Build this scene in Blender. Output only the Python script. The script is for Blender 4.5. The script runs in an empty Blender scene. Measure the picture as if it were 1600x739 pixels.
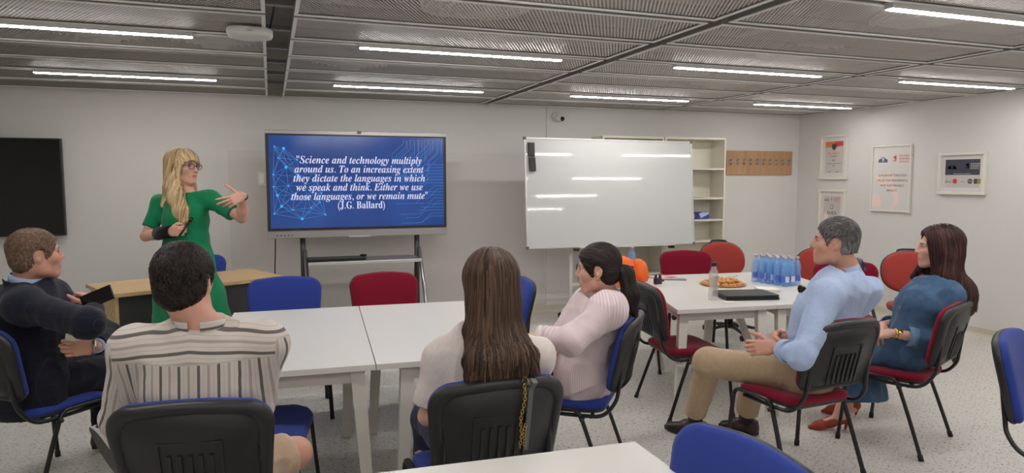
import bpy, bmesh, math, random
import numpy as np
from mathutils import Vector, Matrix
random.seed(7)
PI = math.pi
SC = bpy.context.scene
COL = SC.collection

# ------------------------------------------------------------------ camera
cam_d = bpy.data.cameras.new('camera')
cam = bpy.data.objects.new('camera', cam_d); COL.objects.link(cam); SC.camera = cam
cam_d.sensor_width = 36.0; cam_d.lens = 1063.0/1600*36.0; cam_d.clip_start = 0.05
_y, _p = math.radians(19.5), math.radians(4.86)
_f = Vector((math.sin(_y)*math.cos(_p), math.cos(_y)*math.cos(_p), -math.sin(_p)))
_r = _f.cross(Vector((0, 0, 1))).normalized(); _u = _r.cross(_f)
cam.matrix_world = Matrix(((_r.x, _u.x, -_f.x, 0), (_r.y, _u.y, -_f.y, 0), (_r.z, _u.z, -_f.z, 1.6), (0, 0, 0, 1)))

# ------------------------------------------------------------------ light and exposure
LAMP_STRENGTH = 78.0
VS = SC.view_settings
VS.view_transform = 'Standard'; VS.look = 'None'; VS.gamma = 1.0; VS.exposure = 0.0
try: VS.use_curve_mapping = False
except Exception: pass
W = bpy.data.worlds.new('room_world'); SC.world = W; W.use_nodes = True
W.node_tree.nodes['Background'].inputs[0].default_value = (0.9, 0.95, 1, 1)
W.node_tree.nodes['Background'].inputs[1].default_value = 0.05
SC.cycles.max_bounces = 8; SC.cycles.diffuse_bounces = 5; SC.cycles.glossy_bounces = 4
SC.cycles.transmission_bounces = 8; SC.cycles.transparent_max_bounces = 12
SC.cycles.caustics_reflective = False; SC.cycles.caustics_refractive = False
SC.cycles.sample_clamp_indirect = 4.0

# ------------------------------------------------------------------ materials
def srgb(r, g, b):
    f = lambda c: (c/255)/12.92 if c <= 10.31 else ((c/255+0.055)/1.055)**2.4
    return (f(r), f(g), f(b), 1)
def mat(name, col, rough=0.5, metal=0.0, bump=None, var=None, sheen=0, trans=0, emit=None, coat=0, spec=None, ior=None, alpha=None, sss=0):
    """col sRGB 0-255; bump=(scale, strength[, stretch xyz]); var=(scale, amount) mottles the colour."""
    m = bpy.data.materials.new(name); m.use_nodes = True
    nt = m.node_tree; b = nt.nodes['Principled BSDF']
    c = srgb(*col); b.inputs['Base Color'].default_value = c
    b.inputs['Roughness'].default_value = rough; b.inputs['Metallic'].default_value = metal
    if sheen: b.inputs['Sheen Weight'].default_value = sheen; b.inputs['Sheen Roughness'].default_value = 0.5
    if trans: b.inputs['Transmission Weight'].default_value = trans
    if coat: b.inputs['Coat Weight'].default_value = coat; b.inputs['Coat Roughness'].default_value = 0.1
    if spec is not None: b.inputs['Specular IOR Level'].default_value = spec
    if ior: b.inputs['IOR'].default_value = ior
    if alpha is not None: b.inputs['Alpha'].default_value = alpha
    if sss:
        b.inputs['Subsurface Weight'].default_value = sss; b.inputs['Subsurface Radius'].default_value = (1, 0.35, 0.2)
        b.inputs['Subsurface Scale'].default_value = 0.008
    if emit:
        b.inputs['Emission Color'].default_value = srgb(*emit[0]); b.inputs['Emission Strength'].default_value = emit[1]
    tc = nt.nodes.new('ShaderNodeTexCoord') if (bump or var) else None
    def noise(scale, stretch=None, detail=4):
        n = nt.nodes.new('ShaderNodeTexNoise'); n.inputs['Scale'].default_value = scale; n.inputs['Detail'].default_value = detail
        if stretch:
            mp = nt.nodes.new('ShaderNodeMapping'); mp.inputs['Scale'].default_value = stretch
            nt.links.new(tc.outputs['Object'], mp.inputs['Vector']); nt.links.new(mp.outputs[0], n.inputs['Vector'])
        else: nt.links.new(tc.outputs['Object'], n.inputs['Vector'])
        return n
    if bump:
        n = noise(bump[0], bump[2] if len(bump) > 2 else None)
        bp = nt.nodes.new('ShaderNodeBump'); bp.inputs['Strength'].default_value = bump[1]; bp.inputs['Distance'].default_value = 0.002
        nt.links.new(n.outputs['Fac'], bp.inputs['Height']); nt.links.new(bp.outputs[0], b.inputs['Normal'])
    if var:
        n = noise(var[0], var[2] if len(var) > 2 else None, 3)
        r = nt.nodes.new('ShaderNodeValToRGB')
        a = var[1]; r.color_ramp.elements[0].position = 0.3; r.color_ramp.elements[1].position = 0.7
        r.color_ramp.elements[0].color = (c[0]*(1-a), c[1]*(1-a), c[2]*(1-a), 1)
        r.color_ramp.elements[1].color = (min(1, c[0]*(1+a)), min(1, c[1]*(1+a)), min(1, c[2]*(1+a)), 1)
        nt.links.new(n.outputs['Fac'], r.inputs[0]); nt.links.new(r.outputs[0], b.inputs['Base Color'])
    return m
M = {}
M['wall'] = mat('painted_wall', (212, 210, 206), 0.75, bump=(180, 0.05), var=(1.5, 0.012))
M['wall_gloss'] = mat('wall_film', (207, 203, 199), 0.5, var=(2, 0.01))
M['slab'] = mat('concrete_slab', (150, 147, 143), 0.9, bump=(30, 0.3), var=(3, 0.15))
M['vinyl'] = mat('vinyl_skirting', (196, 190, 176), 0.5)
M['mesh'] = mat('expanded_metal', (216, 213, 208), 0.45, metal=0.0, spec=0.4)
M['panelframe'] = mat('panel_frame', (244, 243, 240), 0.45)
M['flange'] = mat('panel_flange', (146, 144, 140), 0.5)  # same finish as the lip; shade on the upright sides put into the colour
M['beam'] = mat('grid_beam', (128, 126, 123), 0.5)
M['foil'] = mat('foil_duct', (190, 190, 190), 0.3, metal=0.9, bump=(60, 1.0))
M['lamp'] = mat('lamp_diffuser', (255, 255, 255), 0.4, emit=((255, 251, 248), LAMP_STRENGTH))
M['lamphouse'] = mat('lamp_housing', (205, 204, 203), 0.4)
M['white_plastic'] = mat('white_plastic', (222, 221, 217), 0.4)
M['black_plastic'] = mat('black_plastic', (35, 35, 37), 0.42, bump=(500, 0.12))
M['black_gloss'] = mat('black_gloss', (10, 10, 12), 0.08, spec=0.5)
M['black_metal'] = mat('black_tube', (18, 18, 19), 0.35, spec=0.5)
M['rubber'] = mat('rubber', (20, 20, 20), 0.7)
M['chrome'] = mat('brushed_steel', (170, 170, 170), 0.3, metal=0.9)
M['silver'] = mat('silver_bezel', (170, 166, 165), 0.35, metal=0.5)
M['dark_grey'] = mat('dark_grey_board', (52, 51, 53), 0.55, bump=(200, 0.05))
M['grey_shelf'] = mat('grey_tray', (98, 98, 99), 0.4)
M['white_board'] = mat('whiteboard_enamel', (206, 207, 206), 0.045, spec=0.6)
M['alu'] = mat('aluminium_trim', (205, 205, 202), 0.35, metal=0.4)
M['shelfwhite'] = mat('melamine_cream', (224, 220, 206), 0.45)
M['table'] = mat('white_laminate', (212, 210, 204), 0.32, var=(2, 0.01), spec=0.45)
M['tableleg'] = mat('white_lacquer', (214, 211, 202), 0.4)
def wood(name, c1, c2, axis=0, scale=9):
    m = mat(name, c1, 0.45); nt = m.node_tree; b = nt.nodes['Principled BSDF']
    tc = nt.nodes.new('ShaderNodeTexCoord'); mp = nt.nodes.new('ShaderNodeMapping')
    s = [scale, scale, scale]; s[axis] = scale*0.06; mp.inputs['Scale'].default_value = s
    n = nt.nodes.new('ShaderNodeTexNoise'); n.inputs['Scale'].default_value = 5; n.inputs['Detail'].default_value = 6; n.inputs['Distortion'].default_value = 0.6
    r = nt.nodes.new('ShaderNodeValToRGB'); r.color_ramp.elements[0].position = 0.35; r.color_ramp.elements[1].position = 0.7
    r.color_ramp.elements[0].color = srgb(*c1); r.color_ramp.elements[1].color = srgb(*c2)
    for a, c in ((tc.outputs['Object'], mp.inputs[0]), (mp.outputs[0], n.inputs['Vector']), (n.outputs['Fac'], r.inputs[0]), (r.outputs[0], b.inputs['Base Color'])): nt.links.new(a, c)
    return m
M['beech'] = wood('beech_laminate', (196, 162, 116), (214, 184, 140), 0)
M['oakboard'] = wood('hook_board', (170, 130, 96), (192, 152, 116), 2, 14)
def fabric(name, col):
    m = mat(name, col, 0.9, bump=(900, 0.35), var=(350, 0.10), sheen=0.12, spec=0.15); return m
M['blue_fab'] = fabric('blue_upholstery', (46, 64, 142))
M['red_fab'] = fabric('dark_red_upholstery', (122, 16, 40))
M['orange_fab'] = fabric('orange_red_upholstery', (158, 62, 55))
def floor_material():
    m = mat('flecked_vinyl_floor', (196, 193, 186), 0.36, spec=0.4); nt = m.node_tree; b = nt.nodes['Principled BSDF']
    tc = nt.nodes.new('ShaderNodeTexCoord'); last = None
    n0 = nt.nodes.new('ShaderNodeTexNoise'); n0.inputs['Scale'].default_value = 45; n0.inputs['Detail'].default_value = 3
    nt.links.new(tc.outputs['Object'], n0.inputs['Vector'])
    r0 = nt.nodes.new('ShaderNodeValToRGB'); r0.color_ramp.elements[0].position = 0.35; r0.color_ramp.elements[1].position = 0.65
    r0.color_ramp.elements[0].color = srgb(199, 196, 189); r0.color_ramp.elements[1].color = srgb(211, 208, 202)
    nt.links.new(n0.outputs['Fac'], r0.inputs[0]); last = r0.outputs[0]
    for sc, ang, th, cols in ((26, 0.5, 0.085, (74, 70, 74)), (34, 1.1, 0.060, (130, 122, 118)), (40, -0.3, 0.09, (218, 216, 211)), (34, -0.9, 0.066, (60, 58, 62))):
        mp = nt.nodes.new('ShaderNodeMapping'); mp.inputs['Rotation'].default_value = (0, 0, ang); mp.inputs['Scale'].default_value = (0.8, 2.3, 1)
        mp.inputs['Location'].default_value = (ang*3.1, sc, 0)
        ns = nt.nodes.new('ShaderNodeTexNoise'); ns.inputs['Scale'].default_value = 60
        va = nt.nodes.new('ShaderNodeVectorMath'); va.operation = 'MULTIPLY_ADD'
        va.inputs[1].default_value = (0.02, 0.02, 0)
        nt.links.new(tc.outputs['Object'], mp.inputs[0]); nt.links.new(tc.outputs['Object'], ns.inputs['Vector'])
        nt.links.new(ns.outputs['Color'], va.inputs[0]); nt.links.new(mp.outputs[0], va.inputs[2])
        v = nt.nodes.new('ShaderNodeTexVoronoi'); v.voronoi_dimensions = '2D'; v.inputs['Scale'].default_value = sc
        nt.links.new(va.outputs[0], v.inputs['Vector'])
        # per-cell random size
        sp = nt.nodes.new('ShaderNodeSeparateColor'); nt.links.new(v.outputs['Color'], sp.inputs[0])
        mu = nt.nodes.new('ShaderNodeMath'); mu.operation = 'MULTIPLY'; mu.inputs[1].default_value = th*2.1
        nt.links.new(sp.outputs[0], mu.inputs[0])
        lt = nt.nodes.new('ShaderNodeMath'); lt.operation = 'LESS_THAN'
        nt.links.new(v.outputs['Distance'], lt.inputs[0]); nt.links.new(mu.outputs[0], lt.inputs[1])
        mx = nt.nodes.new('ShaderNodeMix'); mx.data_type = 'RGBA'
        nt.links.new(lt.outputs[0], mx.inputs[0]); nt.links.new(last, mx.inputs[6]); mx.inputs[7].default_value = srgb(*cols); last = mx.outputs[2]
    nt.links.new(last, b.inputs['Base Color'])
    return m
M['floor'] = floor_material()

# ------------------------------------------------------------------ mesh helpers
class MB:
    """collects shapes and links them as ONE mesh object"""
    def __init__(s): s.v = []; s.f = []; s.mi = []; s.sm = []; s.cur = 0
    def add(s, vs, fs, smooth=False, mi=None):
        o = len(s.v); s.v += [tuple(p) for p in vs]
        for f in fs: s.f.append([i+o for i in f]); s.mi.append(s.cur if mi is None else mi); s.sm.append(smooth)
        return s
    def box(s, x0, x1, y0, y1, z0, z1, bev=0.0, mi=None, T=None):
        bm = bmesh.new(); bmesh.ops.create_cube(bm, size=1)
        bmesh.ops.scale(bm, vec=(abs(x1-x0), abs(y1-y0), abs(z1-z0)), verts=bm.verts)
        bmesh.ops.translate(bm, vec=((x0+x1)/2, (y0+y1)/2, (z0+z1)/2), verts=bm.verts)
        if bev: bmesh.ops.bevel(bm, geom=bm.edges[:], offset=bev, segments=2, affect='EDGES', profile=0.5)
        s.bm(bm, False, mi, T); return s
    def bm(s, bm, smooth=False, mi=None, T=None):
        if T is not None: bm.transform(T)
        bm.verts.index_update()
        s.add([v.co for v in bm.verts], [[v.index for v in f.verts] for f in bm.faces], smooth, mi); bm.free()
    def tube(s, pts, r, n=10, closed=False, caps=True, mi=None, flat=None, smooth=True):
        """sweep a circle (or ellipse, flat=(a,b) factors) along pts; r number or list"""
        P = [Vector(p) for p in pts]; N = len(P); rs = r if hasattr(r, '__len__') else [r]*N
        vs = []; up = None
        for i in range(N):
            if closed: t = P[(i+1) % N]-P[i-1]
            else: t = P[min(i+1, N-1)]-P[max(i-1, 0)]
            t = t.normalized() if t.length > 1e-9 else Vector((0, 0, 1))
            if up is None:
                up = Vector((0, 0, 1)) if abs(t.z) < 0.9 else Vector((1, 0, 0))
            a = t.cross(up)
            a = a.normalized() if a.length > 1e-6 else t.orthogonal().normalized()
            b = a.cross(t).normalized(); up = b
            fa, fb = flat or (1, 1)
            for k in range(n):
                c, d = math.cos(2*PI*k/n), math.sin(2*PI*k/n)
                vs.append(P[i]+a*(c*rs[i]*fa)+b*(d*rs[i]*fb))
        fs = []
        for i in range(N if closed else N-1):
            j = (i+1) % N
            for k in range(n): fs.append([i*n+k, i*n+(k+1) % n, j*n+(k+1) % n, j*n+k])
        if caps and not closed: fs += [list(range(n))[::-1], [(N-1)*n+k for k in range(n)]]
        s.add(vs, fs, smooth, mi); return s
    def lathe(s, prof, c=(0, 0, 0), n=24, axis='z', mi=None, smooth=True):
        vs = []; fs = []
        for r, z in prof:
            for k in range(n):
                a = 2*PI*k/n; p = (r*math.cos(a), r*math.sin(a), z)
                if axis == 'y': p = (p[0], p[2], p[1])
                if axis == 'x': p = (p[2], p[0], p[1])
                vs.append((p[0]+c[0], p[1]+c[1], p[2]+c[2]))
        for i in range(len(prof)-1):
            for k in range(n): fs.append([i*n+k, i*n+(k+1) % n, (i+1)*n+(k+1) % n, (i+1)*n+k])
        fs += [list(range(n))[::-1], [(len(prof)-1)*n+k for k in range(n)]]
        s.add(vs, fs, smooth, mi); return s
    def prism(s, poly, h0, h1, plane='xy', mi=None, smooth=False):
        """extrude a 2-D outline between h0 and h1"""
        m = {'xy': lambda a, b, h: (a, b, h), 'xz': lambda a, b, h: (a, h, b), 'yz': lambda a, b, h: (h, a, b)}[plane]
        n = len(poly); vs = [m(a, b, h0) for a, b in poly]+[m(a, b, h1) for a, b in poly]
        fs = [list(range(n))[::-1], [n+i for i in range(n)]]+[[i, (i+1) % n, n+(i+1) % n, n+i] for i in range(n)]
        s.add(vs, fs, smooth, mi); return s
    def grid(s, fn, nu, nv, closed_u=False, smooth=True, mi=None):
        vs = [fn(u/(nu if closed_u else nu-1), v/(nv-1)) for v in range(nv) for u in range(nu)]
        fs = []
        for v in range(nv-1):
            for u in range(nu if closed_u else nu-1):
                u2 = (u+1) % nu; fs.append([v*nu+u, v*nu+u2, (v+1)*nu+u2, (v+1)*nu+u])
        s.add(vs, fs, smooth, mi); return s
    def obj(s, name, mats, parent=None, T=None, fix=True):
        me = bpy.data.meshes.new(name); me.from_pydata(s.v, [], s.f)
        if not isinstance(mats, (list, tuple)): mats = [mats]
        for m in mats: me.materials.append(m)
        me.polygons.foreach_set('material_index', s.mi); me.polygons.foreach_set('use_smooth', s.sm)
        if fix:
            bm = bmesh.new(); bm.from_mesh(me); bmesh.ops.recalc_face_normals(bm, faces=bm.faces[:]); bm.to_mesh(me); bm.free()
        o = bpy.data.objects.new(name, me); COL.objects.link(o)
        if T is not None: o.matrix_world = T
        if parent is not None: o.parent = parent
        return o
def tag(o, label, cat, group=None, kind=None):
    o['label'] = label; o['category'] = cat
    if group: o['group'] = group
    if kind: o['kind'] = kind
    return o
def struct(o): o['kind'] = 'structure'; return o
def thing(name, label, cat, loc=(0, 0, 0), rz=0.0, group=None):
    o = bpy.data.objects.new(name, None); COL.objects.link(o); o.empty_display_size = 0.1
    o.location = loc; o.rotation_euler = (0, 0, math.radians(rz)); return tag(o, label, cat, group)
def dup(root, loc=None, rz=None, label=None, group=None, rot=None):
    r = root.copy(); COL.objects.link(r)
    if loc is not None: r.location = loc
    if rz is not None: r.rotation_euler = (0, 0, math.radians(rz))
    if rot is not None: r.rotation_euler = rot
    if label: r['label'] = label
    if group: r['group'] = group
    for ch in list(root.children):
        c = ch.copy(); COL.objects.link(c); c.parent = r
        for g in list(ch.children):
            d = g.copy(); COL.objects.link(d); d.parent = c
    return r
def rrect(w, h, r, n=6, cx=0, cy=0):
    out = []
    for (sx, sy, a0) in ((1, 1, 0), (-1, 1, 90), (-1, -1, 180), (1, -1, 270)):
        for k in range(n+1):
            a = math.radians(a0+90*k/n); out.append((cx+sx*(w/2-r)+r*math.cos(a), cy+sy*(h/2-r)+r*math.sin(a)))
    return out
def bez(pts, n=8):
    """Catmull-Rom through pts"""
    P = [Vector(p) for p in pts]; out = []
    for i in range(len(P)-1):
        a, b, c, d = P[max(i-1, 0)], P[i], P[i+1], P[min(i+2, len(P)-1)]
        for k in range(n):
            t = k/n; out.append(0.5*((2*b)+(c-a)*t+(2*a-5*b+4*c-d)*t*t+(3*b-a-3*c+d)*t**3))
    out.append(P[-1]); return out
def text_mesh(name, lines, size, m, T, parent=None, align='CENTER', shear=0, spacing=1.25, ext=0.0005, offset=0.0):
    """flat lettering: local x right, y up, facing +z, turned by T"""
    cu = bpy.data.curves.new(name, 'FONT'); cu.body = '\n'.join(lines); cu.size = size; cu.align_x = align; cu.align_y = 'CENTER'
    cu.shear = shear; cu.space_line = spacing; cu.extrude = ext; cu.offset = offset; cu.resolution_u = 3
    o = bpy.data.objects.new(name+'_tmp', cu); COL.objects.link(o)
    dg = bpy.context.evaluated_depsgraph_get(); me = bpy.data.meshes.new_from_object(o.evaluated_get(dg))
    bpy.data.objects.remove(o); bpy.data.curves.remove(cu)
    me.name = name; me.materials.clear(); me.materials.append(m); me.transform(T)
    ob = bpy.data.objects.new(name, me); COL.objects.link(ob)
    if parent is not None: ob.parent = parent
    return ob
def wallT(origin, right, up):
    r = Vector(right).normalized(); u = Vector(up).normalized(); n = r.cross(u)
    return Matrix(((r.x, u.x, n.x, origin[0]), (r.y, u.y, n.y, origin[1]), (r.z, u.z, n.z, origin[2]), (0, 0, 0, 1)))

# ------------------------------------------------------------------ room shell
XL, XR, YF, YB, ZP, ZT = -3.6, 6.79, -3.0, 7.50, 2.44, 2.95
def shell(name, a, m): return struct(MB().box(*a).obj(name, m))
shell('floor', (XL-0.1, XR+0.1, YF-0.1, YB+0.1, -0.1, 0), M['floor'])
shell('ceiling', (XL-0.1, XR+0.1, YF-0.1, YB+0.1, ZT, ZT+0.1), M['slab'])
wb = MB().box(XL-0.1, 3.085, YB, YB+0.1, 0, ZT).box(3.085, XR+0.1, YB-0.012, YB+0.1, 0, ZT)
struct(wb.obj('wall_back', M['wall']))
shell('wall_right', (XR, XR+0.1, YF, YB, 0, ZT), M['wall'])
shell('wall_left', (XL-0.1, XL, YF, YB, 0, ZT), M['wall'])
shell('wall_front', (XL, XR, YF-0.1, YF, 0, ZT), M['wall'])
def skirting(pts_prof, name, along):
    mb = MB(); n = len(pts_prof)
    mb.prism(pts_prof, along[0], along[1], 'yz' if name.endswith('back') else 'xz'); struct(mb.obj(name, M['vinyl']))
skirting([(YB-0.014, 0), (YB-0.04, 0), (YB-0.022, 0.012), (YB-0.017, 0.03), (YB-0.017, 0.085), (YB-0.012, 0.09)], 'baseboard_back', (XL, XR))
skirting([(XR, 0), (XR-0.03, 0), (XR-0.012, 0.012), (XR-0.006, 0.03), (XR-0.006, 0.085), (XR, 0.09)], 'baseboard_right', (YF, YB-0.03))
tag(MB().box(-0.40, 3.06, YB-0.005, YB-0.0005, 0.10, 1.885, 0.001).obj('wall_panel', M['wall_gloss']), 'wide pale grey smooth panel covering the back wall behind the screen', 'wall panel')
b = thing('wall_socket', 'small white wall box beside the left edge of the large screen', 'wall socket', (-0.085, YB-0.005, 1.60))
MB().box(-0.04, 0.04, -0.02, 0, -0.075, 0.075, 0.004).obj('cover', M['white_plastic'], b)
MB().box(-0.022, 0.022, -0.024, -0.018, -0.05, 0.05, 0.003).obj('switch', M['panelframe'], b)

# ------------------------------------------------------------------ hung ceiling of expanded-metal panels
PITCH = 0.617; ROW0 = 6.27
def strands(x0, x1, y0, y1, pitch, wid, ang, z, tilt):
    """parallel flat strands clipped to a rectangle"""
    vs = []; fs = []; d = Vector((math.cos(ang), math.sin(ang))); nrm = Vector((-d.y, d.x))
    cx, cy = (x0+x1)/2, (y0+y1)/2; R = math.hypot(x1-x0, y1-y0)/2
    k = -int(R/pitch)-1
    while k*pitch < R:
        o = Vector((cx, cy))+nrm*(k*pitch); k += 1
        t0, t1 = -1e9, 1e9
        for ax, lo, hi in ((0, x0, x1), (1, y0, y1)):
            if abs(d[ax]) < 1e-9: continue
            a, b_ = (lo-o[ax])/d[ax], (hi-o[ax])/d[ax]; t0 = max(t0, min(a, b_)); t1 = min(t1, max(a, b_))
        if t1-t0 < 0.01: continue
        p, q = o+d*t0, o+d*t1; w = nrm*(wid/2); i = len(vs)
        vs += [(p.x-w.x, p.y-w.y, z-tilt), (q.x-w.x, q.y-w.y, z-tilt), (q.x+w.x, q.y+w.y, z+tilt), (p.x+w.x, p.y+w.y, z+tilt)]
        fs.append([i, i+1, i+2, i+3])
    return vs, fs
def make_panel(x0, x1, y0, y1, label):
    t = thing('ceiling_panel', label, 'ceiling panel', ((x0+x1)/2, (y0+y1)/2, ZP), 0, 'metal mesh panels hung under the ceiling')
    w, d = (x1-x0)/2, (y1-y0)/2
    e = 0.020
    def rim(e, z0, z1): return MB().box(-w, w, -d, -d+e, z0, z1).box(-w, w, d-e, d, z0, z1).box(-w, -w+e, -d+e, d-e, z0, z1).box(w-e, w, -d+e, d-e, z0, z1)
    rim(e, 0, 0.006).obj('frame', M['panelframe'], t)
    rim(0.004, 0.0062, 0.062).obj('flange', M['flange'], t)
    me = MB()
    v, f = strands(-w+e, w-e, -d+e, d-e, 0.019, 0.0082, math.radians(62), 0.0125, 0.0003); me.add(v, f)
    v, f = strands(-w+e, w-e, -d+e, d-e, 0.019, 0.0052, math.radians(118), 0.0140, 0.0003); me.add(v, f)
    me.obj('mesh_infill', M['mesh'], t, fix=False)
    return t
cols = [(-3.55, -2.42), (-2.36, 0.0), (0.14, 2.27), (2.36, 4.56), (4.63, 6.77)]
row_word = ['beside the back wall', 'second from the back wall', 'third from the back wall', 'fourth from the back wall', 'fifth from the back wall', 'sixth from the back wall', 'seventh from the back wall', 'eighth from the back wall', 'ninth from the back wall', 'tenth from the back wall', 'eleventh from the back wall']
col_word = ['at the far left end', 'in the strip above the standing woman', 'in the strip above the large screen', 'in the strip above the whiteboard', 'in the strip along the right wall']
protos = {}
bounds = [7.48]+[ROW0+PITCH*k for k in (1, 0, -1, -2, -3, -4, -5, -6, -7, -8, -9, -10, -11)]
for ci, (x0, x1) in enumerate(cols):
    for ri in range(9):
        y1, y0 = bounds[ri]-0.028, bounds[ri+1]+0.028
        if ri == 0: y1 = 7.47
        lab = 'grey metal mesh ceiling panel %s, %s' % (row_word[ri], col_word[ci])
        key = (round(x1-x0, 3), round(y1-y0, 3))
        if key in protos: dup(protos[key], ((x0+x1)/2, (y0+y1)/2, ZP), 0, lab)
        else: protos[key] = make_panel(x0, x1, y0, y1, lab)
# runners carrying the panels
for k in range(1, 10):
    y = bounds[k]
    struct(MB().box(XL, XR, y-0.027, y+0.027, ZP+0.050, ZP+0.075).obj('ceiling_beam', M['beam']))
for x, hw in ((-2.39, 0.022), (2.315, 0.022), (4.595, 0.026)):
    struct(MB().box(x-hw, x+hw, 1.4, YB-0.001, ZP+0.076, ZP+0.095).obj('ceiling_beam', M['beam']))
# what shows above the mesh
def diffuser(x, y, r, label):
    t = thing('ceiling_diffuser', label, 'air diffuser', (x, y, ZP+0.019), 0, 'round air diffusers above the mesh ceiling')
    MB().lathe([(0.0, 0.0), (r*0.25, 0.0), (r*0.28, 0.02), (r*0.95, 0.05), (r, 0.03), (r, 0.06), (0.0, 0.08)], n=40).obj('dish', M['white_plastic'], t)
    rg = MB()
    for q in (0.42, 0.58, 0.74, 0.88):
        rg.tube([(r*q*math.cos(2*PI*i/32), r*q*math.sin(2*PI*i/32), 0.012+0.03*q) for i in range(32)], 0.007, 6, closed=True)
    rg.obj('ring', M['panelframe'], t)
for x, y, lab in ((-0.95, 5.02, 'beyond the left lamp nearest the access point'), (-0.32, 5.0, 'just left of the dark ceiling slot'), (0.62, 5.58, 'right of the slot, towards the screen'), (1.04, 3.50, 'above the near end of the screen lamp'),
                  (3.47, 2.88, 'above the nearest lamp at upper right'), (3.58, 3.98, 'behind the lamp over the bottles table'), (4.08, 5.62, 'far over the whiteboard lamp')):
    diffuser(x, y, 0.29, 'round white air diffuser above the ceiling mesh, '+lab)
def duct(pts, r, label):
    P = bez(pts, 14); rs = [r*(1+0.07*(i % 2)) for i in range(len(P))]
    tag(MB().tube(P, rs, 16).obj('foil_duct', M['foil']), label, 'air duct', 'foil ducts above the mesh ceiling')
duct([(0.08, 2.9, 2.72), (0.09, 3.3, 2.70), (0.45, 3.45, 2.74), (1.0, 3.3, 2.75), (1.6, 3.3, 2.76)], 0.11, 'silver flexible air duct crossing over the dark ceiling slot')
duct([(0.3, 4.4, 2.72), (0.75, 4.55, 2.70), (1.2, 4.75, 2.75)], 0.10, 'silver flexible air duct behind the mesh above the lamp before the screen')
duct([(2.5, 2.9, 2.72), (2.9, 3.0, 2.70), (3.3, 3.6, 2.74), (3.3, 4.4, 2.76)], 0.11, 'silver flexible air duct behind the mesh near the upper right lamp')
dr = MB().box(-3.5, 6.7, 4.75, 4.95, 2.885, 2.94).box(-3.5, 6.7, 3.30, 3.37, 2.89, 2.94)
struct(dr.obj('ceiling_service_tray', M['beam']))
# lamps: continuous rows with a lit part per bay
def lamp(x0, x1, y, label):
    t = thing('linear_lamp', label, 'ceiling lamp', ((x0+x1)/2, y, ZP), 0, 'linear lamps in the mesh ceiling')
    w = (x1-x0)/2
    MB().box(-w, w, -0.026, 0.026, -0.022, 0.0115, 0.002).obj('housing', M['lamphouse'], t)
    MB().box(-w+0.004, w-0.004, -0.019, 0.019, -0.027, -0.021, 0.002).obj('diffuser', M['lamp'], t)
LX = [(-1.70, -0.40), (0.55, 1.93), (2.84, 4.2), (5.06, 6.42)]
cw = ['over the man in the dark suit', 'in front of the large screen', 'in front of the whiteboard', 'along the right wall']
for y, rw in ((6.27, 'far row, '), (4.42, 'middle row, '), (2.57, 'near row, '), (0.72, 'row over the camera, '), (-1.13, 'rearmost row, ')):
    for (x0, x1), c in zip(LX, cw): lamp(x0, x1, y, 'long white ceiling lamp, '+rw+c)

# ------------------------------------------------------------------ stacking chair (blue or dark red upholstery, black tube frame)
def back_pt(x, s, d):
    """x across, s up the back 0..1, d thickness (+ to the sitter)"""
    t = math.radians(13.5)
    y0, z0 = -0.255-0.083*s, 0.53+0.355*s
    arch = 0.42*x*x
    return (x, y0+arch+d*math.cos(t), z0+d*math.sin(t))
def back_outline(k=1.0, grow=0.0, n=9):
    pts = []
    hw_b, hw_t, H = 0.232+grow, 0.252+grow, 0.355
    def corner(cx, cs, a0, r):
        for i in range(n+1):
            a = math.radians(a0+90*i/n); pts.append((cx+r*math.cos(a), (cs+r*math.sin(a))/H))
    r = 0.085; rb = 0.055
    corner(hw_t-r, H+grow-r, 0, r)
    # gently arched top edge
    for i in range(1, 6):
        t = i/6; pts.append(((hw_t-r)*(1-2*t), (H+grow+0.012*math.sin(PI*t))/H))
    corner(-(hw_t-r), H+grow-r, 90, r)
    corner(-(hw_b-rb), -grow+rb, 180, rb)
    corner(hw_b-rb, -grow+rb, 270, rb)
    return [(x*k, 0.5+(s-0.5)*k) for x, s in pts]
def rings(mb, ring_list, f, smooth=True, cap0=True, cap1=True):
    n = len(ring_list[0][0]); vs = []; fs = []
    for o, d in ring_list: vs += [f(a, b, d) for a, b in o]
    R = len(ring_list)
    for i in range(R-1):
        for k in range(n): fs.append([i*n+k, i*n+(k+1) % n, (i+1)*n+(k+1) % n, (i+1)*n+k])
    if cap0: fs.append(list(range(n))[::-1])
    if cap1: fs.append([(R-1)*n+k for k in range(n)])
    mb.add(vs, fs, smooth)
def seat_outline(k=1.0, n=8):
    pts = []
    def corner(cx, cy, a0, r):
        for i in range(n+1):
            a = math.radians(a0+90*i/n); pts.append((cx+r*math.cos(a), cy+r*math.sin(a)))
    corner(0.235-0.09, 0.215-0.09, 0, 0.09); corner(-0.235+0.09, 0.215-0.09, 90, 0.09)
    corner(-0.205+0.06, -0.205+0.06, 180, 0.06); corner(0.205-0.06, -0.205+0.06, 270, 0.06)
    return [(x*k, y*k) for x, y in pts]
def seat_pt(x, y, d):
    z = 0.425+d
    if y > 0.06: z -= 0.9*(y-0.06)**2          # waterfall front
    z -= 0.012*math.cos(min(abs(x)/0.23, 1)*PI/2)*(1 if d > 0.03 else 0.3)
    z += 0.06*max(0, -y-0.12)
    return (x, y, z)
CHAIR_GROUP = {'blue_fab': 'blue stacking chairs', 'red_fab': 'dark red stacking chairs'}
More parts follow.
